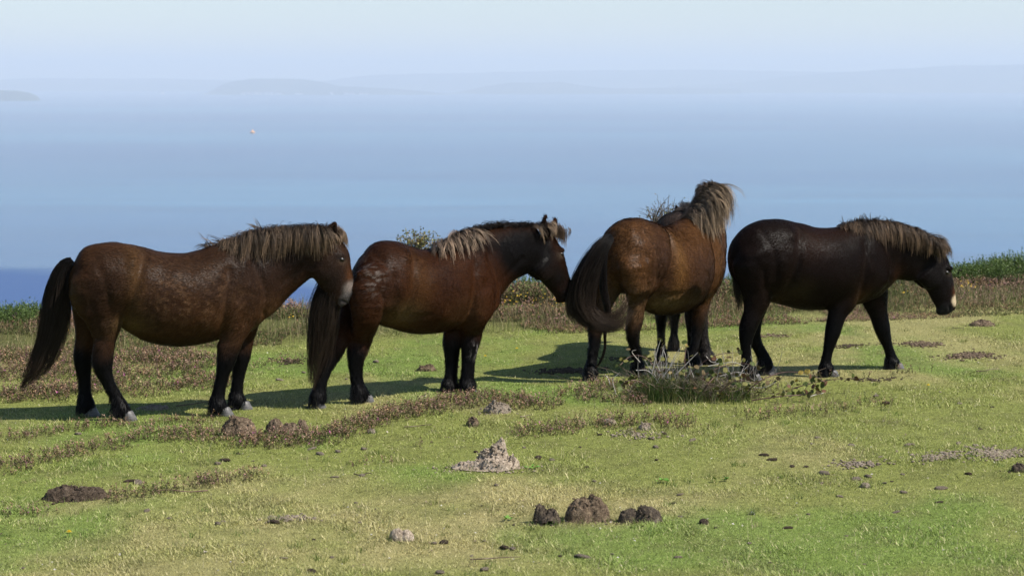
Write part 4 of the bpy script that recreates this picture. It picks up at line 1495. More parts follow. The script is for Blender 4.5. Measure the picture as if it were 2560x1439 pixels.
def line_roots(pts, n, rng, jit):
    C = catmull(np.array(pts, float), 10)
    s = rng.random(n) * (len(C) - 1)
    i = np.minimum(np.floor(s).astype(int), len(C) - 2)
    f = (s - i)[:, None]
    return C[i] * (1 - f) + C[i + 1] * f + rng.normal(size=(n, 3)) * jit, s / (len(C) - 1)


rts, t = line_roots([(.36, 0, 1.235), (.44, 0, 1.28), (.515, .0, 1.355), (.59, .01, 1.44), (.64, .01, 1.485), (.69, .02, 1.505)], 600, rg, [.012, .02, .008])
dirs = np.column_stack([-0.12 + rg.normal(size=600) * .2, -0.85 + rg.normal(size=600) * .15, .45 + rg.normal(size=600) * .15])
ln = np.interp(t, [0, .3, .7, 1], [.24, .40, .46, .38]) * rg.uniform(.65, 1.1, 600)
mane('mane', rts, dirs, ln, fl3, rg, 10, .010, (.06, .042, .028), (.58, .42, .265), r3, grav=1.25, wob=.07, hug=.40, hug_d=.03, k=11)
rts, t = line_roots([(.42, .01, 1.275), (.50, .02, 1.34), (.58, .03, 1.43), (.64, .03, 1.49), (.68, .04, 1.50)], 130, rg, [.012, .02, .01])
dirs = np.column_stack([-0.1 + rg.normal(size=130) * .2, 0.6 + rg.normal(size=130) * .35, .55 + rg.normal(size=130) * .2])
mane('mane', rts, dirs, rg.uniform(.08, .16, 130), fl3, rg, 12, .010, (.03, .022, .018), (.20, .14, .095), r3, grav=1.2, wob=.1, hug=.5)
rts, t = line_roots([(.66, .0, 1.515), (.72, .02, 1.525), (.76, .05, 1.50)], 60, rg, [.012, .03, .01])
dirs = np.column_stack([0.2 + rg.normal(size=60) * .3, rg.normal(size=60) * .4 - .4, .3 + rg.normal(size=60) * .12])
mane('forelock', rts, dirs, rg.uniform(.05, .11, 60), fl3, rg, 12, .010, (.03, .022, .018), (.22, .15, .10), r3, grav=1.1, wob=.12, hug=.3)


def wl_(fr, u, v, y):
    d = ray(u, v)
    w = CAM + d * ((y - CAM[1]) / d[1]) - fr.O
    return np.array([w @ fr.fx, w @ fr.fy, w[2]])


dock = f3.O + f3.fx * -.66
yd = dock[1] - 0.04
tg = [wl_(f3, u, v, yy) for u, v, yy in [(1530, 594, yd), (1510, 606, yd - .07), (1484, 645, yd - .12), (1460, 700, yd - .15), (1452, 748, yd - .17), (1470, 788, yd - .19), (1508, 810, yd - .20), (1548, 806, yd - .2), (1580, 768, yd - .17)]]
tw = lambda *pts: [wl_(f3, u, v, yd - o_) for u, v, o_ in pts]
tail(tg, [.028, .045, .062, .070, .070, .06, .052, .05, .045], 1000, rg, (.007, .0065, .0065), (.05, .033, .022), r3,
     [(tw((1528, 594, 0), (1505, 612, .07), (1470, 660, .12), (1440, 715, .15), (1432, 765, .17), (1462, 805, .19), (1515, 824, .2), (1560, 812, .18)), [.02, .035, .045, .048, .045, .04, .034, .012], 520),
      (tw((1530, 596, 0), (1512, 620, .07), (1492, 670, .12), (1478, 730, .15), (1480, 775, .17), (1512, 795, .19), (1550, 780, .18), (1574, 738, .16)), [.02, .035, .04, .04, .036, .036, .034, .014], 480),
      (tw((1526, 594, 0), (1496, 616, .08), (1456, 668, .13), (1430, 725, .15), (1424, 780, .16), (1440, 815, .17)), [.018, .03, .034, .03, .024, .008], 260)])
tg = [wl_(f3, u, v, yy) for u, v, yy in [(1520, 600, yd - .03), (1508, 650, yd - .10), (1508, 720, yd - .14), (1520, 780, yd - .16), (1512, 830, yd - .12), (1512, 870, yd - .08), (1500, 905, yd - .05), (1484, 925, yd - .04)]]
o = tail(tg, [.02, .03, .03, .025, .012, .008, .008, .004], 260, rg, (.007, .0065, .0065), (.04, .025, .018), r3)

f5 = Frame(gpt(1708, 893), math.radians(78))
h5 = [np.array([-.44, -.13, 0]), np.array([-.42, .13, 0]), np.array([.40, -.13, 0]), np.array([.40, .13, 0])]
p5 = borrowed(f5, h5, 1.035,
              [[.36, 0, .95, .24, .165], [.47, .02, 1.06, .17, .125], [.53, .05, 1.13, .135, .10], [.58, .07, 1.17, .115, .085]],
              [[.60, .08, 1.16, .10, .075], [.68, .09, 1.10, .105, .08], [.76, .09, 1.0, .09, .07], [.82, .09, .92, .07, .055], [.86, .09, .86, .055, .05]], xs=.84)
p5['ears'] = [ear((.58, .125, 1.22), (.57, .150, 1.30), .030, (.3, .9, 0), (.95, 0, .2)), ear((.58, .02, 1.22), (.58, -.02, 1.32), .030, (.3, -.9, 0), (.95, 0, .2))]


def col5(P, N):
    n = len(P)
    c = np.tile([0.060, 0.042, 0.034], (n, 1))
    c = blend(c, sstep(.45, .62, fbm(P, 6, 42.0, 3)) * .6, (0.04, 0.026, 0.02))
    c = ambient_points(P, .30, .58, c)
    c = blend(c, gauss(P, (.58, .14, 1.28), (.1, .1, .08)) * .9, (0.02, 0.016, 0.015))
    c = blend(c, sstep(.5, .62, fbm(P, 14, 52.0, 2)) * sstep(.7, .5, P[:, 2]) * .5, (0.12, 0.10, 0.085))
    return c * (0.84 + 0.32 * vnoise(P, 60, 1.0))[:, None]


spec5 = {'colour': col5, 'gain': 0.85, 'jit': (0.6, 1.5), 'feather': np.array(BLACK) * 1.8, 'curl': .4, 'rough': .6, 'fur': 60000, 'h': .012, 'fur_len': .024}
r5, fl5 = build_pony(f5, p5, spec5, 67)
tag(r5, 'grey brown pony almost hidden behind the golden brown pony', 'pony', PONY_GROUP)
rg = np.random.default_rng(505)
rts, t = line_roots([(.22, 0, 1.20), (.36, .02, 1.22), (.50, .05, 1.27), (.58, .07, 1.28)], 110, rg, [.012, .022, .01])
dirs = np.column_stack([-0.5 + rg.normal(size=110) * .25, -0.3 + rg.normal(size=110) * .5, .5 + rg.normal(size=110) * .2])
mane('mane', rts, dirs, rg.uniform(.10, .2, 110), fl5, rg, 12, .010, (.025, .02, .017), (.13, .10, .08), r5, grav=1.6, wob=.12, hug=.4)
T5 = p5['torso'][0]
tail([(T5[0] - .08, 0, 1.02), (T5[0] - .16, 0, .95), (T5[0] - .18, 0, .75), (T5[0] - .17, 0, .5), (T5[0] - .15, 0, .3)], [.02, .05, .07, .06, .02], 700, rg, (.006, .0055, .0055), (.04, .03, .022), r5)
# ------------------------------------------------------------------ turf, heather and other ground cover
def tz(x, y):
    return terrain(np.asarray(x, float), np.asarray(y, float))


M_GRASS = tint_mat('grass_blades', 0.55, 0.25, trans=0.22)
M_HEATH = tint_mat('heather_sprigs', 0.75, 0.12, trans=0.12)
M_LEAF = tint_mat('leaf_green', 0.5, 0.3, trans=0.2)
M_STEM = tint_mat('dry_stems', 0.7, 0.2)

# masks in ground coordinates -------------------------------------------------------
HEATH = []      # x, y, rx, ry, sprigs per m2, height


def hp(pts, ru, rv, dens, h):
    for (u, v) in pts:
        c = gpt(u, v)
        rx = ru / F * c[1]
        ry = (gpt(u, v - rv)[1] - gpt(u, v + rv)[1]) / 2
        HEATH.append((c[0], c[1], rx, ry, dens, h))


hp([(30, 1175), (110, 1152), (190, 1135), (290, 1112), (380, 1092), (460, 1088), (530, 1092)], 48, 15, 1000, .085)
hp([(620, 1105), (690, 1102), (760, 1098), (820, 1090), (880, 1068), (940, 1048), (1000, 1036), (1060, 1026), (1130, 1014), (1200, 1006), (1280, 1012), (1350, 1012)], 48, 15, 1150, .10)
hp([(300, 1250), (370, 1242), (430, 1230), (500, 1215), (545, 1205), (630, 1196)], 34, 11, 1000, .10)
hp([(30, 1292), (95, 1285)], 42, 9, 600, .085)
hp([(1330, 1082), (1400, 1074), (1470, 1064), (1540, 1062), (1620, 1060), (1690, 1062)], 46, 12, 850, .095)
hp([(40, 1092), (110, 1082), (190, 1068), (260, 1062), (340, 1056), (430, 1052), (520, 1048)], 42, 8, 850, .075)
hp([(1880, 1046), (1950, 1040), (2020, 1034), (2100, 1028), (2190, 1010)], 42, 8, 420, .10)
hp([(2060, 945), (2140, 948), (2260, 940), (2330, 935), (2520, 960)], 30, 5, 420, .09)
hp([(1440, 985), (1500, 968), (1560, 975), (1480, 1000), (1580, 1010)], 42, 9, 900, .09)
hp([(880, 1158), (920, 1152), (1060, 1110), (960, 1150)], 20, 6, 420, .07)
hp([(1290, 1090), (1560, 1085), (1770, 1085), (1850, 1075)], 22, 6, 380, .08)
hp([(30, 985), (90, 975), (160, 985), (230, 965), (60, 930), (140, 930), (300, 940), (380, 975), (440, 930), (340, 900), (520, 960), (480, 905), (20, 900), (120, 895), (220, 905), (420, 890)], 66, 15, 1150, .11)
hp([(700, 905), (640, 915), (560, 940), (760, 900)], 34, 7, 480, .08)
HEATH = np.array(HEATH)

rg = np.random.default_rng(900)


def in_view(x, y, m=0.6):
    return np.abs(x) < 0.2462 * y + m


# ---- grass: position, patch colour, blade shape
def grass_points(n, ylo, yhi, pw, rng):
    t = rng.random(n)
    y = (ylo ** (1 - pw) + t * (yhi ** (1 - pw) - ylo ** (1 - pw))) ** (1 / (1 - pw))
    x = rng.uniform(-1, 1, n) * (0.2462 * y + 0.7)
    return x, y


n = 1000000
x, y = grass_points(n, 8.6, 25.0, 1.25, rg)
d = y - edge_y(x)
k = (d < 1.5) & (rg.random(n) < np.where(d > -1.3, .35, 1))
x, y = x[k], y[k]
n = len(x)
P = np.column_stack([x, y])
c = turf_colour(P)
dry = rg.random(n)
c = blend(c, (dry > .90) * .6, (0.54, 0.46, 0.26))
c = blend(c, (dry < .12) * .5, (0.11, 0.15, 0.035))
c = c * np.where(rg.random((n, 1)) < .10, .45, rg.uniform(.85, 1.7, (n, 1)))
tuft = fbm(P, 2.4, 31.0, 3)
h = rg.uniform(.011, .026, n) * (0.75 + .7 * sstep(.45, .70, tuft))
h *= np.where(dry > .975, 1.9, 1.0)
w = rg.uniform(.0018, .0034, n) * (0.75 + y / 30)
an = rg.uniform(0, 2 * math.pi, n)
le = rg.uniform(.5, 2.6, n)
z = tz(x, y)
base = np.column_stack([x, y, z - .004])
fa = an + math.pi / 2 + rg.normal(size=n) * .35
W = np.column_stack([np.cos(fa), np.sin(fa), 0 * fa]) * w[:, None]
L = np.column_stack([np.cos(an) * le, np.sin(an) * le, np.ones(n)])
L = L / np.linalg.norm(L, axis=1, keepdims=True) * h[:, None]
tip = base + L
V = np.stack([base - W, base + W, tip], 1).reshape(-1, 3)
grass = mesh_from('grass', V, np.arange(3 * n).reshape(n, 3), M_GRASS, np.repeat(c, 3, 0))
tag(grass, 'short grazed turf mixed from green and straw coloured blades', kind='stuff')


# ---- heather
def heather_mesh(name, px, py, hh, rng, leafy=13, flower=0.012, tone=None):
    n = len(px)
    pz = tz(px, py)
    base = np.column_stack([px, py, pz - .005])
    an = rng.uniform(0, 6.283, n)
    le = rng.uniform(0.05, .75, n)
    D = np.column_stack([np.cos(an) * le, np.sin(an) * le, np.ones(n)])
    D /= np.linalg.norm(D, axis=1, keepdims=True)
    top = base + D * hh[:, None]
    fa = rng.uniform(0, 6.283, n)
    W = np.column_stack([np.cos(fa), np.sin(fa), 0 * fa]) * 0.0016
    V = [np.stack([base - W, base + W, top], 1)]
    wood = np.array([0.10, 0.07, 0.045])
    C = [np.repeat((wood * rng.uniform(.6, 1.5, (n, 1)))[:, None], 3, 1)]
    kind = rng.random(n) if tone is None else tone
    tips = np.array([[0.33, 0.22, 0.155], [0.27, 0.155, 0.125], [0.36, 0.22, 0.125], [0.17, 0.115, 0.075], [0.13, 0.15, 0.05]])
    ti = np.minimum((kind * 5).astype(int), 4)
    tc = tips[ti]
    lowc = np.array([0.085, 0.085, 0.032])
    for q in range(leafy):
        t = (0.15 + 0.85 * (q + rng.random(n)) / leafy)
        p = base + (top - base) * t[:, None] + rng.normal(size=(n, 3)) * .004
        a = rng.uniform(0, 6.283, n)
        up = rng.uniform(.1, 1.2, n)
        l = rng.uniform(.006, .014, n) * (0.7 + .6 * hh / .1)
        dd = np.column_stack([np.cos(a), np.sin(a), up])
        dd = dd / np.linalg.norm(dd, axis=1, keepdims=True)
        ww = np.column_stack([-np.sin(a), np.cos(a), rng.normal(size=n) * .5]) * (l * rng.uniform(.25, .45, n))[:, None]
        V.append(np.stack([p - ww, p + ww, p + dd * l[:, None]], 1))
        m = sstep(.35, .75, t)[:, None]
        cc = lowc * (1 - m) + tc * m
        cc = cc * rng.uniform(.55, 1.4, (n, 1))
        fl_ = (rng.random(n) < flower) & (t > .5)
        cc[fl_] = np.array([0.42, 0.09, 0.30]) * rng.uniform(.7, 1.2, (fl_.sum(), 1))
        C.append(np.repeat(cc[:, None], 3, 1))
    V = np.concatenate(V, 0).reshape(-1, 3)
    C = np.concatenate(C, 0).reshape(-1, 3)
    o = mesh_from(name, V, np.arange(len(V)).reshape(-1, 3), M_HEATH, C)
    o['kind'] = 'stuff'
    return o


px, py, hh = [], [], []
for (cx, cy, rx, ry, dn, h0) in HEATH:
    m = int(1.1 * dn * math.pi * rx * ry)
    a = rg.uniform(0, 6.283, m)
    r = np.sqrt(rg.random(m)) * 1.25
    qx, qy = cx + rx * r * np.cos(a), cy + ry * r * np.sin(a)
    keep = fbm(np.column_stack([qx, qy]), 4.0, 61.0, 3) > .34
    qx, qy, r = qx[keep], qy[keep], r[keep]
    px.append(qx)
    py.append(qy)
    hh.append(h0 * rg.uniform(.4, 1.25, len(qx)) * (1.1 - .4 * r))
px, py, hh = map(np.concatenate, (px, py, hh))
o = heather_mesh('heather', px, py, hh, rg)
tag(o, 'low drifts of fading brown pink heather on the turf', kind='stuff')

# bank of heather and rough herbage along the brow of the hill
n = 52000
x = rg.uniform(-6.6, 7.2, n)
e = edge_y(x)
front = np.interp(x, [-6.6, -4.3, -2.0, -0.4, .9, 2.6, 4.0, 7.0], [1.9, 1.9, 1.9, 1.9, 2.3, 2.4, 2.5, 2.8])
y = e + rg.uniform(-1, .55, n) * np.where(rg.random(n) < 1, front, 1)
y = np.where(y > e + .7, e + rg.uniform(-.5, .7, n), y)
P = np.column_stack([x, y])
dd = (y - e)
keep = ~((x > 3.7) & (y > e - .15)) & (fbm(P, 1.6, 71.0, 3) > .30 + .16 * sstep(-.5, -1.0, dd / front)) & in_view(x, y, 1.2)
x, y, dd, fr_ = x[keep], y[keep], dd[keep], front[keep]
tall = sstep(-.9, .1, dd / fr_)
hgt = np.interp(x, [-6, -4, -2, 0, 2, 4, 7], [.09, .09, .13, .18, .17, .11, .10])
hh = hgt * (.30 + .8 * tall) * rg.uniform(.5, 1.3, len(x))
tone = np.clip(fbm(np.column_stack([x, y]), 1.2, 81.0, 3) * 1.6 - .3 + rg.normal(size=len(x)) * .22, 0, .999)
o = heather_mesh('heather', x, y, hh, rg, leafy=14, flower=.004, tone=tone)
tag(o, 'thick bank of brown and green heather along the brow of the hill', kind='stuff')


# tall rough grass: bent blades in tufts
def tall_grass(name, bx, by, hh, rng, col, colj=.3, spread=.5, k=4, w0=.0022):
    n = len(bx)
    base = np.column_stack([bx, by, tz(bx, by) - .004])
    an = rng.uniform(0, 6.283, n)
    le = rng.uniform(.05, spread, n)
    t = np.linspace(0, 1, k)
    pts = base[:, None] + hh[:, None, None] * np.stack([np.cos(an)[:, None] * le[:, None] * t ** 1.8, np.sin(an)[:, None] * le[:, None] * t ** 1.8, t[None] * (1 - .25 * le[:, None] * t)], -1)
    fa = rng.uniform(0, 6.283, n)
    W = np.stack([np.cos(fa), np.sin(fa), 0 * fa], -1)[:, None] * (w0 * (1 - .85 * t))[None, :, None]
    V = np.stack([pts - W, pts + W], 2).reshape(-1, 3)
    b = (np.arange(n)[:, None] * k + np.arange(k - 1)[None]) * 2
    Q = np.stack([b, b + 1, b + 3, b + 2], -1).reshape(-1, 4)
    c = np.asarray(col, float)
    c = (c if c.ndim == 2 else np.tile(c, (n, 1))) * rng.uniform(1 - colj, 1 + colj, (n, 1))
    o = mesh_from(name, V, Q, M_GRASS, np.repeat(c, 2 * k, 0))
    o['kind'] = 'stuff'
    return o


n = 15000
x = rg.uniform(-6.5, 7, n)
y = edge_y(x) + rg.uniform(-1.9, .7, n)
P = np.column_stack([x, y])
keep = (fbm(P, 1.3, 91.0, 3) > .46) & in_view(x, y, 1.0)
x, y = x[keep], y[keep]
col = np.tile([0.13, 0.16, 0.045], (len(x), 1))
col = blend(col, (rg.random(len(x)) > .6) * 1.0, (0.40, 0.33, 0.18))
hgt = np.interp(x, [-6, -4, -2, 0, 2, 4, 7], [.12, .13, .18, .22, .20, .17, .18])
o = tall_grass('rough_grass', x, y, hgt * rg.uniform(.5, 1.25, len(x)), rg, col)
tag(o, 'tufts of longer rough grass among the heather on the brow', kind='stuff')
# pale seeding stalks scattered on the turf
n = 700
x, y = grass_points(n, 9.5, 20, 1.1, rg)
o = tall_grass('dry_stalks', x, y, rg.uniform(.05, .13, n), rg, (0.50, 0.43, 0.27), w0=.0011)
tag(o, 'thin pale dry grass stalks standing above the turf', kind='stuff')


# tufts and weeds that break up the short turf
m = 900
cx, cy = grass_points(m, 9.3, 20.0, 1.15, rg)
k = fbm(np.column_stack([cx, cy]), .9, 17.0, 3) > .47
cx, cy = cx[k], cy[k]
nb = rg.integers(8, 30, len(cx))
bx = np.repeat(cx, nb) + rg.normal(size=nb.sum()) * .022
by = np.repeat(cy, nb) + rg.normal(size=nb.sum()) * .03
tc = np.array([[.12, .19, .035], [.20, .22, .055], [.36, .31, .15], [.10, .15, .03]])[rg.integers(4, size=len(cx))]
o = tall_grass('grass_tufts', bx, by, np.repeat(rg.uniform(.018, .05, len(cx)), nb) * rg.uniform(.5, 1.2, nb.sum()), rg, np.repeat(tc, nb, 0), spread=1.1, k=3, w0=.0019)
tag(o, 'small ragged tufts standing out of the cropped turf', kind='stuff')
# small litter of dry bits on the turf
n = 2600
x, y = grass_points(n, 9.2, 20.5, 1.1, rg)
k = fbm(np.column_stack([x, y]), 1.1, 44.0, 3) > .46
x, y = x[k], y[k]
n = len(x)
s_ = rg.uniform(.003, .009, n)
an = rg.uniform(0, 6.283, n)
c0 = np.column_stack([x, y, tz(x, y) + .012])
u_ = np.column_stack([np.cos(an), np.sin(an), rg.normal(size=n) * .3]) * s_[:, None]
v_ = np.column_stack([-np.sin(an), np.cos(an), rg.normal(size=n) * .3]) * (s_ * rg.uniform(.3, .9, n))[:, None]
V = np.stack([c0 - u_, c0 - v_, c0 + u_, c0 + v_ + [0, 0, .003]], 1).reshape(-1, 3)
cols = np.array([[.42, .36, .28], [.30, .22, .15], [.14, .10, .07], [.5, .46, .4]])[rg.integers(4, size=n)]
o = mesh_from('leaf_litter', V, np.arange(4 * n).reshape(-1, 4), M_STEM, np.repeat(cols, 4, 0))
tag(o, 'tiny dry bits of leaf and earth scattered over the turf', kind='stuff')


# yellow flowers in the bank (too many to count): five petalled discs on stems
def flower_mesh(name, fx, fy, fz, r, rng, col):
    n = len(fx)
    c = np.column_stack([fx, fy, fz])
    V, Cc = [], []
    for q in range(6):
        a0, a1 = q * math.pi / 3, (q + 1) * math.pi / 3
        tl = rng.normal(size=(n, 2)) * .0
        p0 = c + np.column_stack([np.cos(a0) * r, np.sin(a0) * r * .7, r * .5 * np.sin(a0)])
        p1_ = c + np.column_stack([np.cos(a1) * r, np.sin(a1) * r * .7, r * .5 * np.sin(a1)])
        V.append(np.stack([c + [0, 0, .003], p0, p1_], 1))
        Cc.append(np.repeat((np.array(col) * rng.uniform(.7, 1.1, (n, 1)))[:, None], 3, 1))
    g_ = np.column_stack([fx, fy, tz(fx, fy)])
    V.append(np.stack([g_ - [.0015, 0, 0], g_ + [.0015, 0, 0], c], 1))
    Cc.append(np.tile(np.array([.10, .14, .04]), (n, 3, 1)))
    V = np.concatenate(V).reshape(-1, 3)
    return mesh_from(name, V, np.arange(len(V)).reshape(-1, 3), M_LEAF, np.concatenate(Cc).reshape(-1, 3))


fx, fy, fz = [], [], []
for (u, v, ru, rv, m) in [(1350, 755, 90, 22, 70), (1260, 750, 30, 14, 22), (1400, 770, 60, 20, 30), (2410, 712, 22, 10, 22), (2440, 735, 60, 18, 18), (2240, 748, 30, 10, 14), (720, 800, 40, 10, 12),
                          (1830, 760, 20, 16, 8), (2500, 760, 50, 10, 8), (180, 868, 20, 6, 3), (1220, 790, 30, 20, 8)]:
    yy = edge_y((u - 1280) / F * 21) + rg.uniform(-.9, .2, m)
    uu, vv = u + rg.normal(size=m) * ru * .6, v + rg.normal(size=m) * rv * .6
    for a, b, c_ in zip(uu, vv, yy):
        d = ray(a, b)
        p = CAM + d * (c_ / d[1])
        zz = max(p[2], float(tz(p[0], p[1])) + .04)
        fx.append(p[0])
        fy.append(p[1])
        fz.append(zz)
o = flower_mesh('ragwort_flowers', np.array(fx), np.array(fy), np.array(fz), rg.uniform(.005, .011, len(fx)), rg, (0.66, 0.42, 0.03))
tag(o, 'small yellow flowers scattered through the rough bank', kind='stuff')


# ------------------------------------------------------------------ bushes
def tube(pts, r, sides=5):
    pts = np.asarray(pts, float)
    k = len(pts)
    r = np.broadcast_to(r, (k,))
    T = np.gradient(pts, axis=0)
    T /= np.linalg.norm(T, axis=1, keepdims=True) + 1e-9
    A = np.cross(T, [0.2, 0.9, 0.35])
    A /= np.linalg.norm(A, axis=1, keepdims=True) + 1e-9
    B = np.cross(T, A)
    V = np.concatenate([pts[:, None] + r[:, None, None] * (A[:, None] * math.cos(2 * math.pi * j / sides) + B[:, None] * math.sin(2 * math.pi * j / sides)) for j in range(sides)], 1).reshape(-1, 3)
    Q = [[i * sides + j, i * sides + (j + 1) % sides, (i + 1) * sides + (j + 1) % sides, (i + 1) * sides + j] for i in range(k - 1) for j in range(sides)]
    return V, np.array(Q)


t_ = NT('bush_bark')
t_.l(t_.ramp(t_.noise(30, 4), [(0.3, (0.06, 0.045, 0.03)), (0.7, (0.15, 0.115, 0.08))]), t_.b.inputs['Base Color'])
t_.b.inputs['Roughness'].default_value = 0.9
M_BARK = t_.m


def gorse(x, y, rad, top, label, seed, dark=1.0, n=520):
    rng = np.random.default_rng(seed)
    z0 = float(tz(x, y)) - .02
    H = max(top - z0, .15)
    root = empty('gorse_bush', (x, y, z0))
    # branches
    for q in range(7):
        a = rng.uniform(0, 6.283)
        e = np.array([math.cos(a) * rad * .7, math.sin(a) * rad * .7, H * rng.uniform(.5, .8)])
        t = np.linspace(0, 1, 6)[:, None]
        pts = e * t * np.array([1, 1, 1]) + np.column_stack([np.zeros((6, 2)), 0.08 * np.sin(t[:, 0] * 3)])
        V, Q = tube(pts, np.linspace(.014, .005, 6))
        mesh_from('branch', V, Q, M_BARK, parent=root, smooth=True)
    th = rng.uniform(0, 6.283, n)
    ct = rng.uniform(-.1, 1, n)
    st = np.sqrt(1 - np.clip(ct, 0, 1) ** 2)
    rr = rng.uniform(.45, .92, n) ** .6 * (0.72 + .5 * vnoise(np.column_stack([np.cos(th) * st, np.sin(th) * st, ct]), 2.3, seed * 1.3))
    b = np.column_stack([np.cos(th) * st * rad * rr, np.sin(th) * st * rad * rr, np.clip(ct, 0.02, 1) * H * rr * .95])
    d = np.column_stack([np.cos(th) * st * .6, np.sin(th) * st * .6, .9 + .4 * rng.random(n)]) + rng.normal(size=(n, 3)) * .25
    d /= np.linalg.norm(d, axis=1, keepdims=True)
    L = rng.uniform(.05, .15, n)
    tip = b + d * L[:, None]
    V, C = [], []
    hl = np.clip(b[:, 2] / H, 0, 1)
    c0 = np.array([0.055, 0.095, 0.022]) * dark
    c1 = np.array([0.15, 0.215, 0.055]) * dark
    for q in range(16):
        t = rng.random(n)
        p = b + (tip - b) * t[:, None]
        s = d * .5 + rng.normal(size=(n, 3)) * .65
        s /= np.linalg.norm(s, axis=1, keepdims=True)
        l = rng.uniform(.012, .03, n)
        w = np.cross(s, rng.normal(size=(n, 3)))
        w = w / (np.linalg.norm(w, axis=1, keepdims=True) + 1e-9) * (l * .17)[:, None]
        V.append(np.stack([p - w, p + w, p + s * l[:, None]], 1))
        m = (t * .6 + .4 * rng.random(n))[:, None]
        C.append(np.repeat(((c0 * (1 - m) + c1 * m) * rng.uniform(.6, 1.4, (n, 1)))[:, None], 3, 1))
    V = np.concatenate(V).reshape(-1, 3)
    o = mesh_from('foliage', V, np.arange(len(V)).reshape(-1, 3), M_LEAF, np.concatenate(C).reshape(-1, 3), parent=root)
    o['kind'] = 'stuff'
    tag(root, label, 'gorse bush', 'gorse bushes along the brow of the hill')
    return root


def at_uv(u, y):
    return (u - 1280) / F * y


def ztop(v, y):
    return CAM_H - (v - 200) / F * y


for i, (u, y, rad, vt, lab, dk, nn_) in enumerate([
        (2392, 23.75, .27, 664, 'green gorse bush right behind the nose of the walking pony', 1.0, 560),
        (2440, 23.85, .30, 668, 'low green gorse bush one bush right of the walking pony', 1.0, 560),
        (2478, 24.0, .36, 655, 'green gorse bush halfway between the walking pony and the right edge', 1.05, 640),
        (2520, 24.15, .38, 645, 'tall green gorse bush near the right edge', 1.0, 680),
        (2562, 24.15, .42, 632, 'tallest gorse bush, crossing the right edge of the picture', 1.05, 700),
        (2500, 23.75, .26, 690, 'small gorse bush low in front of the tall ones at the right', .85, 420),
        (2640, 24.3, .46, 640, 'gorse bush just outside the right edge', 1.0, 420),
        (2262, 23.8, .30, 700, 'dark gorse bush under the neck of the walking pony', .62, 560),
        (1290, 22.4, .30, 698, 'gorse bush under the throat of the reddish pony', 1.15, 700),
        (1345, 22.5, .32, 690, 'gorse bush under the jaw of the reddish pony', 1.2, 700),
        (1405, 22.3, .28, 712, 'gorse bush between the reddish pony and the black swishing tail', 1.15, 600),
        (1838, 22.6, .24, 722, 'small gorse bush between the golden pony and the walking pony', .9, 420),
        (8, 19.6, .30, 778, 'green gorse bush at the left edge', 1.05, 760),
        (70, 19.9, .20, 820, 'small gorse bush beside the tail of the leftmost pony', .9, 420)]):
    gorse(at_uv(u, y), y, rad, ztop(vt, y), lab, 1200 + i, dk, nn_)


def leafy_shrub(x, y, crown_c, crown_r, nleaf, leaf, cols, label, cat, seed, ntwig, sparse):
    rng = np.random.default_rng(seed)
    z0 = float(tz(x, y)) - .05
    root = empty('hawthorn_shrub' if not sparse else 'bramble_thicket', (x, y, z0))
    cc = np.array(crown_c) - np.array([x, y, z0])
    tips = []
    for q in range(3):
        e = cc + rng.normal(size=3) * [crown_r * .3, crown_r * .3, crown_r * .15] - [0, 0, crown_r * .3]
        t = np.linspace(0, 1, 8)[:, None]
        pts = e * t + np.column_stack([.06 * np.sin(t[:, 0] * 4 + q), .05 * np.cos(t[:, 0] * 5 + q) - .05, 0 * t[:, 0]])
        V, Q = tube(pts, np.linspace(.022, .008, 8))
        mesh_from('trunk', V, Q, M_BARK, parent=root, smooth=True)
        tips.append(pts[-3:])
    tips = np.concatenate(tips)
    V_, Q_, off = [], [], 0
    ends = []
    for q in range(ntwig):
        s = tips[rng.integers(len(tips))]
        a = rng.normal(size=3)
        a /= np.linalg.norm(a)
        a[2] = abs(a[2]) * 1.1 - .15
        e = cc + a * crown_r * np.array([1.25, 1.0, .8]) * rng.uniform(.4, 1.05)
        t = np.linspace(0, 1, 5)[:, None]
        pts = s * (1 - t) + e * t + np.column_stack([0 * t[:, 0], 0 * t[:, 0], .06 * np.sin(t[:, 0] * 3.1)])
        V, Q = tube(pts, np.linspace(.005, .0018, 5), 4)
        V_.append(V)
        Q_.append(Q + off)
        off += len(V)
        ends.append(pts[1:])
    tw = mesh_from('twigs', np.concatenate(V_), np.concatenate(Q_), M_BARK, parent=root)
    tw['kind'] = 'stuff'
    E = np.concatenate(ends)
    p = E[rng.integers(len(E), size=nleaf)] + rng.normal(size=(nleaf, 3)) * crown_r * .07
    d = rng.normal(size=(nleaf, 3))
    d /= np.linalg.norm(d, axis=1, keepdims=True)
    w = np.cross(d, rng.normal(size=(nleaf, 3)))
    w /= np.linalg.norm(w, axis=1, keepdims=True)
    l = leaf * rng.uniform(.6, 1.3, nleaf)[:, None]
    V = np.stack([p, p + d * l * .5 + w * l * .35, p + d * l, p + d * l * .5 - w * l * .35], 1).reshape(-1, 3)
    ci = np.array(cols)[rng.integers(len(cols), size=nleaf)] * rng.uniform(.6, 1.4, (nleaf, 1))
    o = mesh_from('foliage', V, np.arange(4 * nleaf).reshape(-1, 4), M_LEAF, np.repeat(ci, 4, 0), parent=root)
    o['kind'] = 'stuff'
    tag(root, label, cat)
    return root


yy = 24.0
leafy_shrub(at_uv(1052, yy), yy, (at_uv(1046, yy), yy, ztop(612, yy)), .26, 1300, .026, [(.17, .17, .04), (.24, .20, .05), (.12, .15, .04), (.30, .21, .06)],
            'yellowish hawthorn shrub rising behind the back of the reddish pony', 'shrub', 71, 60, False)
yy = 24.4
leafy_shrub(at_uv(1665, yy), yy, (at_uv(1668, yy), yy, ztop(540, yy)), .36, 420, .022, [(.16, .17, .06), (.22, .17, .10), (.14, .13, .07), (.26, .20, .14)],
            'sparse twiggy shrub with small leaves behind the blond maned pony', 'shrub', 73, 120, True)
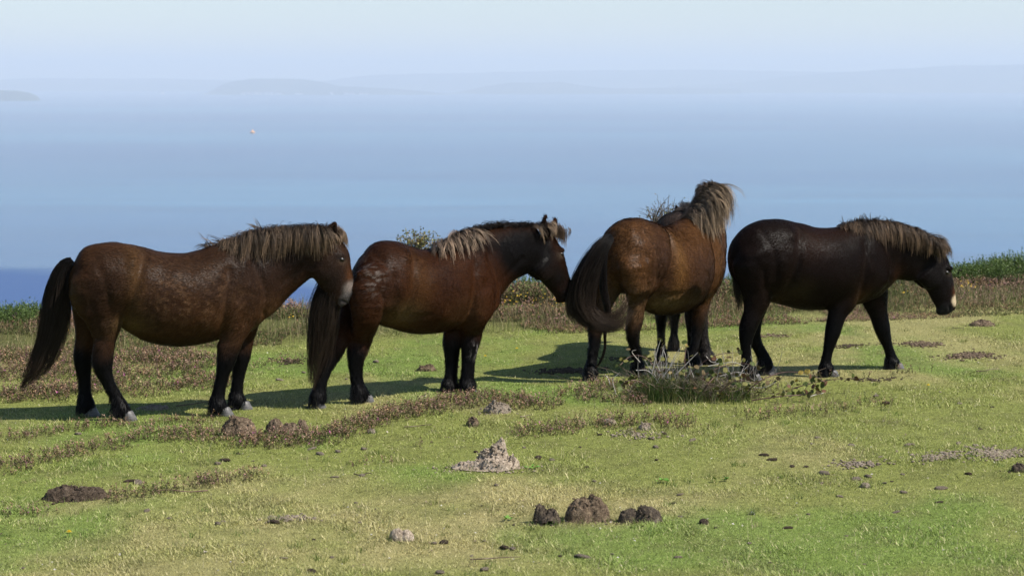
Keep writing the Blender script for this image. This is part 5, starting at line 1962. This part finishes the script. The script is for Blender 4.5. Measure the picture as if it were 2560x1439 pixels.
# ------------------------------------------------------------------ bramble clump in front of the golden pony
rg = np.random.default_rng(77)
t_ = NT('bramble_cane')
t_.l(t_.ramp(t_.noise(25, 3), [(0.35, (0.10, 0.045, 0.04)), (0.65, (0.20, 0.12, 0.085))]), t_.b.inputs['Base Color'])
t_.b.inputs['Roughness'].default_value = 0.6
M_CANE = t_.m
t_ = NT('bramble_twig')
t_.l(t_.ramp(t_.noise(9, 3), [(0.35, (0.07, 0.045, 0.03)), (0.5, (0.14, 0.095, 0.062)), (0.65, (0.34, 0.27, 0.20))]), t_.b.inputs['Base Color'])
t_.b.inputs['Roughness'].default_value = 0.8
M_TWIG = t_.m
t_ = NT('dead_wood')
t_.l(t_.ramp(t_.noise(40, 4, .6, None, (1, 1, .2)), [(0.3, (0.36, 0.31, 0.26)), (0.7, (0.62, 0.57, 0.51))]), t_.b.inputs['Base Color'])
t_.b.inputs['Roughness'].default_value = 0.85
M_DEAD = t_.m


def leaf_mat(name, c0, c1):
    t = NT(name)
    f = t.noise(22, 4, .65)
    c = t.ramp(f, [(0.35, c0), (0.65, c1)])
    t.l(c, t.b.inputs['Base Color'])
    t.b.inputs['Roughness'].default_value = .55
    t.b.inputs['Specular IOR Level'].default_value = .15
    t.l(t.bump(f, .4, .003), t.b.inputs['Normal'])
    return t.m


LM = [leaf_mat('bramble_leaf_green', (.06, .085, .02), (.12, .14, .04)), leaf_mat('bramble_leaf_olive', (.11, .12, .03), (.20, .17, .05)),
      leaf_mat('bramble_leaf_red', (.12, .05, .03), (.17, .09, .045)), leaf_mat('bramble_leaf_yellow', (.38, .26, .05), (.5, .36, .09)), leaf_mat('bramble_leaf_brown', (.10, .065, .03), (.16, .12, .055))]
# ovate toothed leaf, folded along its midrib
LV = [(0, 0, 0)]
for t in (.15, .35, .55, .75, .9):
    w = .46 * math.sin(math.pi * (t * .92 + .05)) ** .8
    LV += [(t, w, .16 * w + .05 * math.sin(t * 9)), (t, 0, .10 * t * (1 - t) * 4 * .3), (t, -w, .16 * w - .05 * math.sin(t * 9))]
LV.append((1.02, 0, -.06))
LFc = [0, 3, 2, 1, 0]
faces, counts = [], []
faces += [0, 2, 1, 0, 3, 2]
counts += [3, 3]
for i in range(4):
    a = 1 + 3 * i
    faces += [a, a + 1, a + 4, a + 3, a + 1, a + 2, a + 5, a + 4]
    counts += [4, 4]
faces += [13, 14, 16, 14, 15, 16]
counts += [3, 3]
leaf_me = []
for m in LM:
    o = mesh_from('leaf', LV, faces, m, counts=counts, smooth=True)
    leaf_me.append(o.data)
    bpy.data.objects.remove(o)
Yb = 15.75
Ob = np.array([at_uv(1740, Yb), Yb, 0.0])
bramble = empty('bramble_bush', Ob)
tag(bramble, 'sprawling bramble clump with reddish leaves and dead white stems before the golden pony', 'bramble')


def bp(u, v, y):
    d = ray(u, v)
    p = CAM + d * (y / d[1])
    p[2] = max(p[2], float(tz(p[0], p[1])) - .01)
    return p - Ob


LEAF_AT = []
canes = [([(1690, 1000), (1735, 925), (1790, 888), (1850, 880)], 15.75), ([(1700, 1002), (1655, 940), (1615, 895), (1578, 890), (1550, 912)], 15.8), ([(1850, 1000), (1895, 955), (1960, 930), (2025, 936), (2062, 955)], 15.7),
         ([(1940, 985), (2010, 962), (2075, 949), (2140, 944)], 15.95), ([(1720, 1000), (1765, 935), (1840, 908), (1905, 918)], 15.9), ([(1660, 995), (1648, 915), (1656, 858)], 15.85), ([(1722, 995), (1712, 905), (1717, 858)], 15.9),
         ([(1780, 1005), (1815, 965), (1850, 950), (1900, 962)], 15.5), ([(1650, 1000), (1610, 960), (1575, 950), (1545, 968)], 15.6), ([(1745, 1002), (1770, 960), (1790, 935), (1800, 900)], 15.6), ([(1880, 1000), (1950, 990), (2010, 985), (2040, 968)], 15.55)]
for pts, y0 in canes:
    C = catmull(np.array([bp(u, v, y0 + rg.uniform(-.08, .08)) for u, v in pts]), 7)
    V, Q = tube(C, np.linspace(.0055, .0022, len(C)))
    mesh_from('cane', V, Q, M_CANE, parent=bramble, smooth=True)
    for q in range(int(len(C) * .42)):
        LEAF_AT.append(C[rg.integers(4, len(C))] + rg.normal(size=3) * [.025, .03, .02])
    for q in range(2):
        LEAF_AT.append(C[-1] + rg.normal(size=3) * [.018, .02, .014])
for q in range(175):
    u = rg.choice([rg.uniform(1560, 1880), rg.uniform(1850, 2060)], p=[.72, .28])
    LEAF_AT.append(bp(u, rg.uniform(925, 1000) if u < 1880 else rg.uniform(945, 990), Yb + rg.uniform(-.25, .25)))
for i, p in enumerate(LEAF_AT):
    k = rg.choice(5, p=[.36, .33, .07, .04, .20])
    o = bpy.data.objects.new('leaf', leaf_me[k])
    COL.objects.link(o)
    o.parent = bramble
    o.location = p
    s = rg.uniform(.028, .050)
    o.scale = (s, s, s)
    o.rotation_euler = (rg.uniform(.2, 1.5), rg.uniform(-.9, .9), rg.uniform(-1.2, 1.2) + rg.choice([0, math.pi]))
dead = [((1630, 935), (1642, 880), (1652, 848)), ((1652, 930), (1655, 890), (1660, 862)), ((1668, 925), (1664, 890), (1655, 866)), ((1645, 940), (1650, 905), (1651, 880)), ((1675, 915), (1690, 885), (1703, 866)), ((1655, 945), (1680, 910), (1700, 878)),
        ((1815, 965), (1820, 935), (1822, 915)), ((1808, 965), (1812, 945), (1814, 926)), ((1832, 968), (1850, 935), (1872, 912)), ((1880, 968), (1910, 968), (1940, 955)), ((1600, 905), (1580, 880), (1590, 874)), ((1640, 1008), (1632, 985), (1638, 968)),
        ((1590, 925), (1625, 930), (1665, 985)), ((1770, 915), (1830, 905), (1860, 915)), ((1765, 890), (1780, 905), (1800, 902)), ((1690, 935), (1730, 895), (1745, 880)), ((1540, 985), (1532, 950), (1550, 930)), ((1575, 990), (1580, 965), (1600, 950)),
        ((1525, 960), (1520, 945), (1512, 935)), ((1800, 940), (1840, 930), (1870, 935)), ((1850, 960), (1858, 935), (1862, 925))]
for tr in dead:
    y0 = Yb + rg.uniform(-.15, .2)
    C = catmull(np.array([bp(u, v, y0) for u, v in tr]), 5)
    V, Q = tube(C, np.linspace(.0036, .0018, len(C)))
    mesh_from('dead_stem', V, Q, M_DEAD, parent=bramble, smooth=True)
# fine twigs of the clump
V_, Q_, off = [], [], 0
for q in range(620):
    u = rg.normal(1735, 95)
    y0 = Yb + rg.uniform(-.2, .25)
    a = bp(u, rg.uniform(965, 1005), y0)
    b = a + np.array([rg.normal() * .13, rg.normal() * .08, rg.uniform(.03, .19)])
    m = (a + b) / 2 + rg.normal(size=3) * .02
    V, Q = tube(catmull(np.array([a, m, b]), 3), np.linspace(.0022, .001, 7), 3)
    V_.append(V)
    Q_.append(Q + off)
    off += len(V)
o = mesh_from('twigs', np.concatenate(V_), np.concatenate(Q_), M_TWIG, parent=bramble)
o['kind'] = 'stuff'
# thin pale dead shoots standing in the left half of the clump
V_, Q_, off = [], [], 0
for q in range(75):
    u = rg.normal(1668, 42) if q < 52 else rg.normal(1850, 45)
    y0 = Yb + rg.uniform(-.12, .2)
    a = bp(u, rg.uniform(930, 985), y0)
    b = a + np.array([rg.normal() * .07, rg.normal() * .05, rg.uniform(.08, .24)])
    m = (a + b) / 2 + rg.normal(size=3) * .014
    V, Q = tube(catmull(np.array([a, m, b]), 3), np.linspace(.0024, .0011, 7), 3)
    V_.append(V)
    Q_.append(Q + off)
    off += len(V)
o = mesh_from('dead_shoots', np.concatenate(V_), np.concatenate(Q_), M_DEAD, parent=bramble)
o['kind'] = 'stuff'
# dark tussocks at its foot
n = 3600
cu = rg.choice([1650, 1685, 1625, 1735, 1790, 1860], n, p=[.34, .28, .14, .12, .07, .05]) + rg.normal(size=n) * 20
bx, by = [], []
by = Yb + rg.normal(size=n) * .10 - .05
bx = (cu - 1280) / F * by
col = np.tile([0.055, 0.095, 0.018], (n, 1))
col = blend(col, (rg.random(n) > .8) * .8, (0.24, 0.21, 0.09))
o = tall_grass('tussock_grass', bx, by, rg.uniform(.07, .22, n), rg, col, spread=.75, k=5, w0=.0024)
tag(o, 'dark green grass tussock at the foot of the bramble', kind='stuff')
n = 500
cu = rg.uniform(1480, 2150, n)
by = 15.6 + rg.normal(size=n) * .3
bx = (cu - 1280) / F * by
o = tall_grass('tussock_grass', bx, by, rg.uniform(.03, .11, n), rg, (0.30, 0.27, 0.12), spread=.8, k=4, w0=.002)
tag(o, 'straw coloured grass wisps around the bramble clump', kind='stuff')


# ------------------------------------------------------------------ heaps, clods, sticks
def soil_mat(name, c0, c1, c2, sc=30, rough=.95):
    t = NT(name)
    f = t.noise(sc, 6, .7)
    f2 = t.noise(sc * 4, 4, .7)
    c = t.mix(1.0, t.ramp(f, [(0.3, c0), (0.5, c1), (0.7, c2)]), t.ramp(f2, [(.3, (.6, .6, .6)), (.7, (1.3, 1.3, 1.3))]), 'MULTIPLY')
    t.l(c, t.b.inputs['Base Color'])
    t.b.inputs['Roughness'].default_value = rough
    t.b.inputs['Specular IOR Level'].default_value = .15
    t.l(t.bump(f2, .8, .008, t.bump(f, .6, .015)), t.b.inputs['Normal'])
    return t.m


M_DUNG = soil_mat('old_dung', (.07, .05, .035), (.17, .12, .08), (.33, .25, .165))
M_DUNGD = soil_mat('dark_dung', (.04, .031, .025), (.09, .07, .053), (.20, .155, .105))
M_MOLE = soil_mat('dry_earth', (.20, .15, .11), (.42, .335, .25), (.58, .48, .38), 24)
M_CLODP = soil_mat('pale_clod', (.20, .155, .115), (.34, .27, .20), (.48, .41, .33), 40)
M_SOILD = soil_mat('dark_soil', (.05, .036, .026), (.10, .072, .05), (.2, .15, .11), 40)
M_STONE = soil_mat('grey_stone', (.20, .19, .19), (.30, .29, .30), (.42, .41, .41), 26)


RIM = []


def lump(name, u, v, wpx, hpx, dep, mat, label, cat, seed, amp=.22, sc=2.2, peak=(0, 0), flat=.0, group=None, lobes=None, crumbs=40, cover=2.0):
    """weathered heap: a rough mound wpx wide and hpx high standing on the turf at the given spot"""
    rng = np.random.default_rng(seed)
    c = gpt(u, v)
    rx = wpx / F * c[1] / 2
    H = hpx / F * c[1]
    ry = rx * dep
    cy = c[1] + ry * .8
    z0 = float(tz(c[0], cy))
    n, m = 30, 64
    V = []
    for i in range(n + 1):
        t = i / n
        for j in range(m):
            a = 2 * math.pi * j / m
            V.append((math.cos(a) * t, math.sin(a) * t, 0))
    V = np.array(V)
    r = np.linalg.norm(V[:, :2], axis=1)
    q = V[:, :2] - np.array(peak) * (1 - r[:, None])
    h = np.sqrt(np.clip(1 - r ** (2.6 + flat), 0, 1))
    if lobes is not None:
        h2 = np.zeros(len(V))
        for (lx, ly, lr, lh) in lobes:
            dd = np.sqrt(((V[:, 0] - lx) ** 2 + (V[:, 1] - ly) ** 2)) / lr
            q_ = lh * np.clip(1 - dd ** 2, 0, 1) ** (.5 if flat < 1 else .9)
            h2 = smin(-h2, -q_, .14) * -1
        h = np.clip(h2 - .036, 0, 2)
    P = np.column_stack([V[:, 0] * sc, V[:, 1] * sc * dep, h * sc * .7])
    nz = fbm(P, 1.0, seed * .7, 4) - .5
    rid = np.abs(fbm(P, 1.7, seed * 1.9, 3) - .5)
    hh = h * (1 + amp * 2 * nz) - (amp * .55 * (rid < .035) * (h > .2)) + amp * .35 * (vnoise(P, 5.0, seed) - .5) * (h > .1)
    rad = 1 + .28 * (fbm(np.column_stack([V[:, 0], V[:, 1]]) * 1.0, 1.6, seed * .3, 3) - .5) * 1.6
    X_ = np.column_stack([V[:, 0] * rx * rad, V[:, 1] * ry * rad, hh * H - .006 - .04 * (h < .02)])
    X_[:, 2] += tz(X_[:, 0] + c[0], X_[:, 1] + cy) - z0
    ii = np.arange((n + 1) * m).reshape(n + 1, m)
    Q = np.stack([ii[:-1], ii[1:], np.roll(ii, -1, 1)[1:], np.roll(ii, -1, 1)[:-1]], -1).reshape(-1, 4)
    na = rng.uniform(0, 6.283, 70)
    RIM.append(np.column_stack([c[0] + np.cos(na) * rx * rng.uniform(.8, 1.25, 70), cy + np.sin(na) * ry * rng.uniform(.85, 1.25, 70)]))
    o = mesh_from(name, X_, Q, mat, smooth=False)
    o.location = (c[0], cy, z0)
    tag(o, label, cat, group)
    if crumbs:
        on = X_[rng.integers(len(X_), size=int(crumbs * cover))]
        on = on + rng.normal(size=on.shape) * .004
        gx, gy = rng.normal(size=crumbs) * rx * .75, rng.uniform(-1.25, .5, crumbs) * ry
        cx_, cy_, cz_ = np.concatenate([gx, on[:, 0]]), np.concatenate([gy, on[:, 1]]), np.concatenate([gx * 0, on[:, 2]])
        cr = crumb_mesh('crumbs', cx_, cy_, cz_, np.concatenate([rng.uniform(.003, .010, crumbs), rng.uniform(.003, .009, len(on))]), rng, mat)
        cr.parent = o
        cr['kind'] = 'stuff'
    return o


_ico = None


def ico():
    global _ico
    if _ico is None:
        p = (1 + 5 ** .5) / 2
        V = np.array([(-1, p, 0), (1, p, 0), (-1, -p, 0), (1, -p, 0), (0, -1, p), (0, 1, p), (0, -1, -p), (0, 1, -p), (p, 0, -1), (p, 0, 1), (-p, 0, -1), (-p, 0, 1)], float)
        V /= np.linalg.norm(V[0])
        Fc = [(0, 11, 5), (0, 5, 1), (0, 1, 7), (0, 7, 10), (0, 10, 11), (1, 5, 9), (5, 11, 4), (11, 10, 2), (10, 7, 6), (7, 1, 8), (3, 9, 4), (3, 4, 2), (3, 2, 6), (3, 6, 8), (3, 8, 9), (4, 9, 5), (2, 4, 11), (6, 2, 10), (8, 6, 7), (9, 8, 1)]
        _ico = V, np.array(Fc)
    return _ico


def ico2():
    V, Fc = ico()
    V = [tuple(v) for v in V]
    cache = {}

    def mid(a, b):
        k = (min(a, b), max(a, b))
        if k not in cache:
            q = (np.array(V[a]) + np.array(V[b])) / 2
            q /= np.linalg.norm(q)
            V.append(tuple(q))
            cache[k] = len(V) - 1
        return cache[k]
    out = []
    for a, b, c in Fc:
        ab, bc, ca = mid(a, b), mid(b, c), mid(c, a)
        out += [(a, ab, ca), (b, bc, ab), (c, ca, bc), (ab, bc, ca)]
    return np.array(V), np.array(out)


def crumb_mesh(name, x, y, z, s, rng, mat):
    V0, F0 = ico()
    n = len(x)
    V = V0[None] * (s[:, None, None] * rng.uniform(.6, 1.3, (n, 12, 1))) * rng.uniform(.6, 1.3, (n, 1, 3)) * np.array([1.25, 1.1, .75])
    V = V + np.column_stack([x, y, z])[:, None]
    Fq = (F0[None] + (np.arange(n) * 12)[:, None, None]).reshape(-1, 3)
    return mesh_from(name, V.reshape(-1, 3), Fq, mat)


lump('dung_heap', 592, 1090, 92, 50, .75, M_DUNG, 'rounded old dung heap by the front hooves of the leftmost pony', 'dung heap', 31, .2, 2.6)
lump('dung_heap', 712, 1084, 110, 42, .6, M_DUNG, 'long low dung heap half hidden in the pink heather', 'dung heap', 32, .25, 3.0, lobes=[(-.45, 0, .55, .95), (.2, 0, .6, .75), (.72, 0, .3, 1.0)])
lump('dung_heap', 182, 1254, 172, 42, .5, M_SOILD, 'wide flat dark soil mound left of the heather drift', 'soil mound', 33, .3, 3.4, lobes=[(-.3, 0, .62, 1.0), (.25, 0, .7, .8), (-.7, 0, .3, .4)])
lump('molehill', 1214, 1182, 168, 72, .7, M_MOLE, 'big pale crumbly molehill with a sharp top', 'molehill', 34, .38, 5.0,
     lobes=[(.28, .1, .5, .85), (.42, .15, .30, 1.08), (.08, .1, .42, .66), (.2, -.35, .42, .5), (.64, -.05, .36, .62), (-.14, -.2, .36, .42), (-.5, 0, .40, .30), (-.76, -.05, .26, .2), (.42, -.5, .36, .42)], crumbs=170, cover=3)
lump('dung_pile', 1366, 1312, 74, 50, .8, M_DUNGD, 'dark notched dung lump, leftmost of the three in the foreground', 'dung', 35, .24, 2.4, lobes=[(-.35, 0, .55, 1.05), (.35, 0, .6, .85), (.1, -.4, .7, .55)], crumbs=70, cover=.8)
lump('dung_pile', 1470, 1308, 116, 66, .8, M_DUNG, 'largest domed dung lump, in the middle of the three in the foreground', 'dung', 36, .2, 3.2, lobes=[(-.3, 0, .72, .95), (.36, .05, .62, 1.0), (.2, .2, .3, 1.08)], crumbs=90, cover=.9)
lump('dung_pile', 1600, 1312, 112, 44, .7, M_DUNGD, 'low split dung lump, rightmost of the three in the foreground', 'dung', 37, .22, 2.6, lobes=[(-.5, 0, .52, .85), (.35, 0, .66, 1.0), (0, 0, .5, .6)], crumbs=60, cover=.8)
lump('dung_ball', 1003, 1353, 64, 34, .85, M_MOLE, 'round brown clod with a crease alone in the foreground grass', 'clod', 38, .12, 1.6, crumbs=0, lobes=[(-.32, 0, .66, 1.0), (.36, 0, .62, .9)])
lump('dung_pat', 380, 1022, 84, 12, .6, M_CLODP, 'flat dry pale dung pat between the legs of the leftmost pony', 'dung pat', 39, .5, 5, crumbs=10)
lump('dung_heap', 1243, 1036, 72, 28, .6, M_CLODP, 'crumbled pale dung heap in the heather before the reddish pony', 'dung heap', 40, .45, 4, crumbs=50)
lump('clod', 1182, 1064, 36, 22, .8, M_DUNG, 'brown earth clod left of the crumbled pale heap', 'clod', 41, .4, 3, crumbs=16)
lump('dung_heap', 1066, 927, 52, 16, .6, M_DUNG, 'small brown heap on the grass between the legs of the reddish pony', 'dung heap', 42, .4, 4, crumbs=30)
lump('dung_heap', 2460, 817, 68, 15, .6, M_DUNG, 'small brown heap on the grass before the nose of the walking pony', 'dung heap', 43, .4, 4, crumbs=40)
lump('stone', 2165, 1219, 28, 15, .9, M_CLODP, 'smooth rounded tan stone in the right foreground grass', 'stone', 44, .08, 1.5, crumbs=0)
lump('stone', 1880, 1287, 14, 11, .9, M_STONE, 'little grey stone right of the dung lumps', 'stone', 45, .08, 1.5, crumbs=0)
lump('dung_pile', 2552, 1188, 48, 20, .7, M_DUNGD, 'dark dung lump cut off by the right edge', 'dung', 46, .3, 3, crumbs=20)
lump('stone', 928, 1078, 24, 14, .9, M_CLODP, 'small pale stone at the end of the pink heather drift', 'stone', 47, .2, 2, crumbs=0)
lump('clod', 1612, 1078, 36, 18, .8, M_CLODP, 'pale earth clod at the right end of the middle heather drift', 'clod', 48, .35, 3, crumbs=16)
lump('clod', 1524, 1066, 40, 16, .8, M_CLODP, 'pale earth clod inside the middle heather drift', 'clod', 49, .35, 3, crumbs=10)

Rm = np.concatenate(RIM)
o = tall_grass('grass_tufts', Rm[:, 0], Rm[:, 1], np.random.default_rng(5).uniform(.015, .05, len(Rm)), np.random.default_rng(6), (0.16, 0.21, 0.05), colj=.5, spread=.9, k=3, w0=.002)
tag(o, 'grass growing up round the edges of the dung and soil heaps', kind='stuff')
# patches of trodden, crumbling earth
rs = np.random.default_rng(55)
for (u, v, ru, rv, m, s0, lab, mt) in [(1425, 930, 75, 7, 420, .011, 'strip of dark trodden earth left of the back hooves of the golden pony', M_SOILD), (2300, 862, 62, 6, 300, .010, 'strip of trodden earth behind the front hoof of the walking pony', M_DUNG),
                                      (2425, 891, 66, 8, 360, .012, 'patch of trodden earth to the right of the walking pony', M_DUNG), (1925, 842, 50, 4, 110, .010, 'crumbs of earth under the belly of the walking pony', M_DUNG),
                                      (2120, 868, 46, 5, 150, .008, 'thin strip of earth between the front legs of the walking pony', M_SOILD), (2490, 1142, 80, 14, 420, .010, 'band of crumbled earth at the right edge', M_CLODP),
                                      (2350, 1150, 80, 12, 210, .009, 'crumbled earth patch left of the band at the right edge', M_CLODP), (2140, 1165, 70, 8, 170, .008, 'thin row of crumbled earth in the right foreground', M_CLODP), (725, 1306, 70, 10, 150, .008, 'small crumbled patch in the left foreground grass', M_CLODP),
                                      (1590, 1092, 70, 10, 140, .008, 'crumbled earth below the middle heather drift', M_CLODP), (1130, 916, 22, 4, 50, .01, 'earth crumbs beside the small brown heap', M_SOILD), (2180, 954, 70, 4, 110, .008, 'thin line of earth crumbs right of the bramble', M_SOILD),
                                      (1560, 900, 60, 5, 130, .009, 'earth crumbs by the back hooves of the golden pony', M_SOILD), (730, 900, 60, 6, 120, .009, 'earth crumbs between the leftmost and the reddish pony', M_SOILD)]:
    uu = u + rs.normal(size=m) * ru * (.25 + .4 * rs.random(m))
    vv = v + rs.normal(size=m) * rv * .5 + (uu - u) * rs.uniform(-.03, .03) + rv * 1.2 * (vnoise(np.column_stack([uu * .03, 0 * uu + u]), 1.0) - .5)
    pp = np.array([gpt(a, b) for a, b in zip(uu, vv)])
    o = crumb_mesh('trodden_earth', pp[:, 0], pp[:, 1], tz(pp[:, 0], pp[:, 1]) + .004, s0 * rs.uniform(.4, 1.5, m), rs, mt)
    tag(o, lab, kind='stuff')

# loose clods, each its own object
CL = []
V2, F2 = ico2()
for i in range(6):
    r = 1 + .5 * (fbm(V2 * 1.3, 1.1, 5 + 3 * i, 3) - .5) * 2
    VV = V2 * r[:, None] * np.array([1.3, 1.0, .55])
    ms = []
    for mt in (M_CLODP, M_SOILD):
        o = mesh_from('earth_clod', VV, F2, mt)
        ms.append(o.data)
        bpy.data.objects.remove(o)
    CL.append(ms)
pos = [(1910, 1143), (1932, 1155), (1700, 1236), (1685, 1255), (1628, 1100), (1380, 1148), (1345, 1144), (1466, 1168), (710, 1403), (830, 1395), (1085, 1354), (1110, 1352), (1260, 1362), (1280, 1364), (2020, 1283), (1760, 1312), (1640, 1310), (1530, 1385), (1440, 1386),
       (1460, 1390), (1400, 1385), (1100, 1430), (780, 1434), (1210, 1420), (1970, 1320), (1790, 1325), (2350, 1221), (2260, 1233), (2210, 1204), (2230, 1200), (2140, 1200), (2170, 1192), (2280, 1117), (2270, 1120), (2130, 1120), (2450, 1075), (2395, 1114), (545, 1158), (560, 1150),
       (660, 1160), (905, 1198), (837, 1202), (800, 1130), (780, 1118), (910, 1120), (845, 1125), (1240, 1220), (890, 1258), (2045, 1098), (2030, 1116), (2350, 985), (2480, 1020), (1990, 970), (2190, 992), (2215, 1010), (2400, 1012), (2000, 1210), (1980, 1170), (2060, 1188),
       (545, 1318), (560, 1312), (690, 1318), (900, 1310), (195, 1083), (328, 1207), (345, 1212), (1190, 1130), (1310, 1118), (1450, 1118), (1500, 1090), (1660, 1088), (1730, 1105), (1640, 1120), (2100, 1240), (2240, 1280), (2420, 1190), (700, 950), (760, 930), (940, 905)]
rs = np.random.default_rng(66)
while len(pos) < 120:
    pos.append((rs.uniform(20, 2540), rs.uniform(880, 1430) ** 1.0))
loose = []
for i, (u, v) in enumerate(pos):
    p = gpt(u, v)
    drk = rs.random() < .38
    o = bpy.data.objects.new('earth_clod', CL[rs.integers(6)][1 if drk else 0])
    COL.objects.link(o)
    s = rs.uniform(.010, .026) if i < 79 else rs.uniform(.006, .015)
    o.location = (p[0], p[1], float(tz(p[0], p[1])) + s * .25)
    o.scale = (s * rs.uniform(.8, 1.5), s, s * rs.uniform(.7, 1.2))
    o.rotation_euler = (rs.uniform(-.2, .2), rs.uniform(-.2, .2), rs.uniform(0, 6.28))
    loose.append((o, p[0], p[1], drk))

# every loose clod is named by the nearest landmark, the side it lies on and how near it lies
MARKS = [('the big pale molehill', 1214, 1178), ('the three dung lumps', 1470, 1308), ('the creased brown clod', 1003, 1352), ('the wide flat soil mound', 182, 1252), ('the rounded dung heap', 592, 1088), ('the bramble clump', 1740, 1000),
         ('the crumbled pale dung heap', 1243, 1036), ('the smooth tan stone', 2165, 1218), ('the little grey stone', 1880, 1286), ('the dung lump at the right edge', 2545, 1188), ('the walking pony', 2060, 930), ('the reddish pony', 1010, 995),
         ('the leftmost pony', 430, 1030), ('the golden pony', 1560, 935), ('the heap before the walking pony', 2460, 816), ('the foreground dandelion', 173, 1343), ('the dandelion right of the bramble', 2320, 978)]
mk = [(nm, gpt(a, b)) for nm, a, b in MARKS]
fam = {}
for (o, x_, y_, drk) in loose:
    ds = [math.hypot(x_ - m[0], y_ - m[1]) for _, m in mk]
    k = int(np.argmin(ds))
    dx, dy = x_ - mk[k][1][0], y_ - mk[k][1][1]
    side = ('right of' if dx > 0 else 'left of') if abs(dx) > abs(dy) else ('behind' if dy > 0 else 'in front of')
    fam.setdefault((drk, k, side), []).append((ds[k], o))
for (drk, k, side), lst in fam.items():
    lst.sort(key=lambda a: a[0])
    for r_, (_, o) in enumerate(lst):
        lab = ('small dark earth clod ' if drk else 'small pale dry clod ') + side + ' ' + mk[k][0]
        if len(lst) > 1:
            lab += ', nearest to it' if r_ == 0 else ', ' + ORD[r_] + ' nearest'
        tag(o, lab, 'clod', 'dark clods scattered on the turf' if drk else 'pale clods scattered on the turf')

# sticks and dry stems lying about
for (u0, v0, u1, v1, lab) in [(1010, 1067, 1080, 1064, 'thin pale stick on the grass left of the brown clod'), (885, 1196, 930, 1199, 'short pale stick in the foreground grass below the small heather sprigs'), (2022, 994, 2060, 981, 'straight white stick right of the bramble clump'),
                              (1175, 1394, 1300, 1388, 'long pale root lying on the grass at the bottom edge'), (1630, 1012, 1560, 1008, 'thin dark twig left of the bramble clump'), (2400, 757, 2470, 756, 'pale branch lying in the rough grass at the right'),
                              (2440, 934, 2500, 930, 'dry crooked stick on the turf at the right'), (1370, 782, 1400, 806, 'leaning pale stick in the bank under the jaw of the reddish pony'), (1405, 792, 1435, 823, 'leaning pale stick in the bank nearest the swishing tail'), (440, 1016, 540, 1006, 'thin dark stick behind the belly of the leftmost pony'),
                              (1300, 1046, 1330, 1043, 'short grey stick between the two heather drifts'), (2380, 822, 2410, 826, 'short grey stick near the nose of the walking pony'), (520, 1235, 380, 1240, 'dead twig in the front left heather')]:
    bank = v0 < 860 and u0 < 1500
    yb_ = 20.6 if bank else None
    if bank:
        a = CAM + ray(u0, v0) * (yb_ / ray(u0, v0)[1])
        b = CAM + ray(u1, v1) * (yb_ / ray(u1, v1)[1])
    else:
        a, b = gpt(u0, v0), gpt(u1, v1)
        a[2], b[2] = float(tz(a[0], a[1])) + .012, float(tz(b[0], b[1])) + .016
    m1 = a + (b - a) * .35 + rs.normal(size=3) * [.01, .01, .004]
    m2 = a + (b - a) * .7 + rs.normal(size=3) * [.01, .01, .004]
    C = catmull(np.array([a, m1, m2, b]), 4)
    V, Q = tube(C, np.linspace(.0042, .002, len(C)))
    o = mesh_from('stick', V, Q, M_CANE if 'dark' in lab or 'dead' in lab else (M_DEAD if 'white' in lab else M_TWIG), smooth=True)
    tag(o, lab, 'stick')

# dandelions and leafy weeds
YM = leaf_mat('yellow_petals', (.72, .52, .02), (.82, .62, .04))
GM = leaf_mat('weed_leaf', (.10, .24, .03), (.18, .34, .06))
for (u, v, lab) in [(173, 1343, 'single yellow dandelion in the left foreground'), (2320, 978, 'single yellow dandelion right of the bramble clump'), (1213, 897, 'yellow dandelion by the front hooves of the reddish pony'), (1292, 879, 'yellow dandelion on the grass behind the reddish pony')]:
    p = gpt(u, v)
    z0 = float(tz(p[0], p[1]))
    root = empty('dandelion', (p[0], p[1], z0))
    V, Q = tube([(0, 0, -.01), (.002, 0, .015), (.001, 0, .032)], [.002, .0016, .0014])
    mesh_from('stalk', V, Q, GM, parent=root)
    V, Q = [], []
    for ring, (rr, zz, np_) in enumerate([(.017, .032, 14), (.012, .036, 11), (.007, .039, 8)]):
        for q in range(np_):
            a = 2 * math.pi * (q + ring * .4) / np_
            b = len(V)
            c_, s_ = math.cos(a), math.sin(a)
            V += [(0, 0, zz - .003), (c_ * rr * .6 - s_ * .003, s_ * rr * .6 + c_ * .003, zz + .002), (c_ * rr, s_ * rr, zz), (c_ * rr * .6 + s_ * .003, s_ * rr * .6 - c_ * .003, zz + .002)]
            Q.append([b, b + 1, b + 2, b + 3])
    mesh_from('flower_head', V, np.array(Q), YM, parent=root)
    tag(root, lab, 'dandelion')
lo_ = mesh_from('leaf', LV, faces, GM, counts=counts, smooth=True)
weed_me = lo_.data
bpy.data.objects.remove(lo_)
for (u, v, lab, k, s0) in [(1655, 1204, 'bright green leafy weed above the dung lumps', 9, .035), (1335, 1174, 'leafy green weed right of the molehill', 9, .032), (1810, 1200, 'pale green leafy weed in the right foreground', 8, .03), (1270, 1302, 'clover like weed left of the dung lumps', 10, .026)]:
    p = gpt(u, v)
    root = empty('weed', (p[0], p[1], float(tz(p[0], p[1]))))
    for q in range(k):
        o = bpy.data.objects.new('leaf', weed_me)
        COL.objects.link(o)
        o.parent = root
        s = s0 * rs.uniform(.7, 1.2)
        o.location = (rs.normal() * .018, rs.normal() * .015, .008 + .012 * rs.random())
        o.scale = (s, s * .75, s)
        o.rotation_euler = (rs.uniform(-.3, .3), rs.uniform(-.7, -.1), 2 * math.pi * q / k + rs.uniform(-.3, .3))
    tag(root, lab, 'weed')
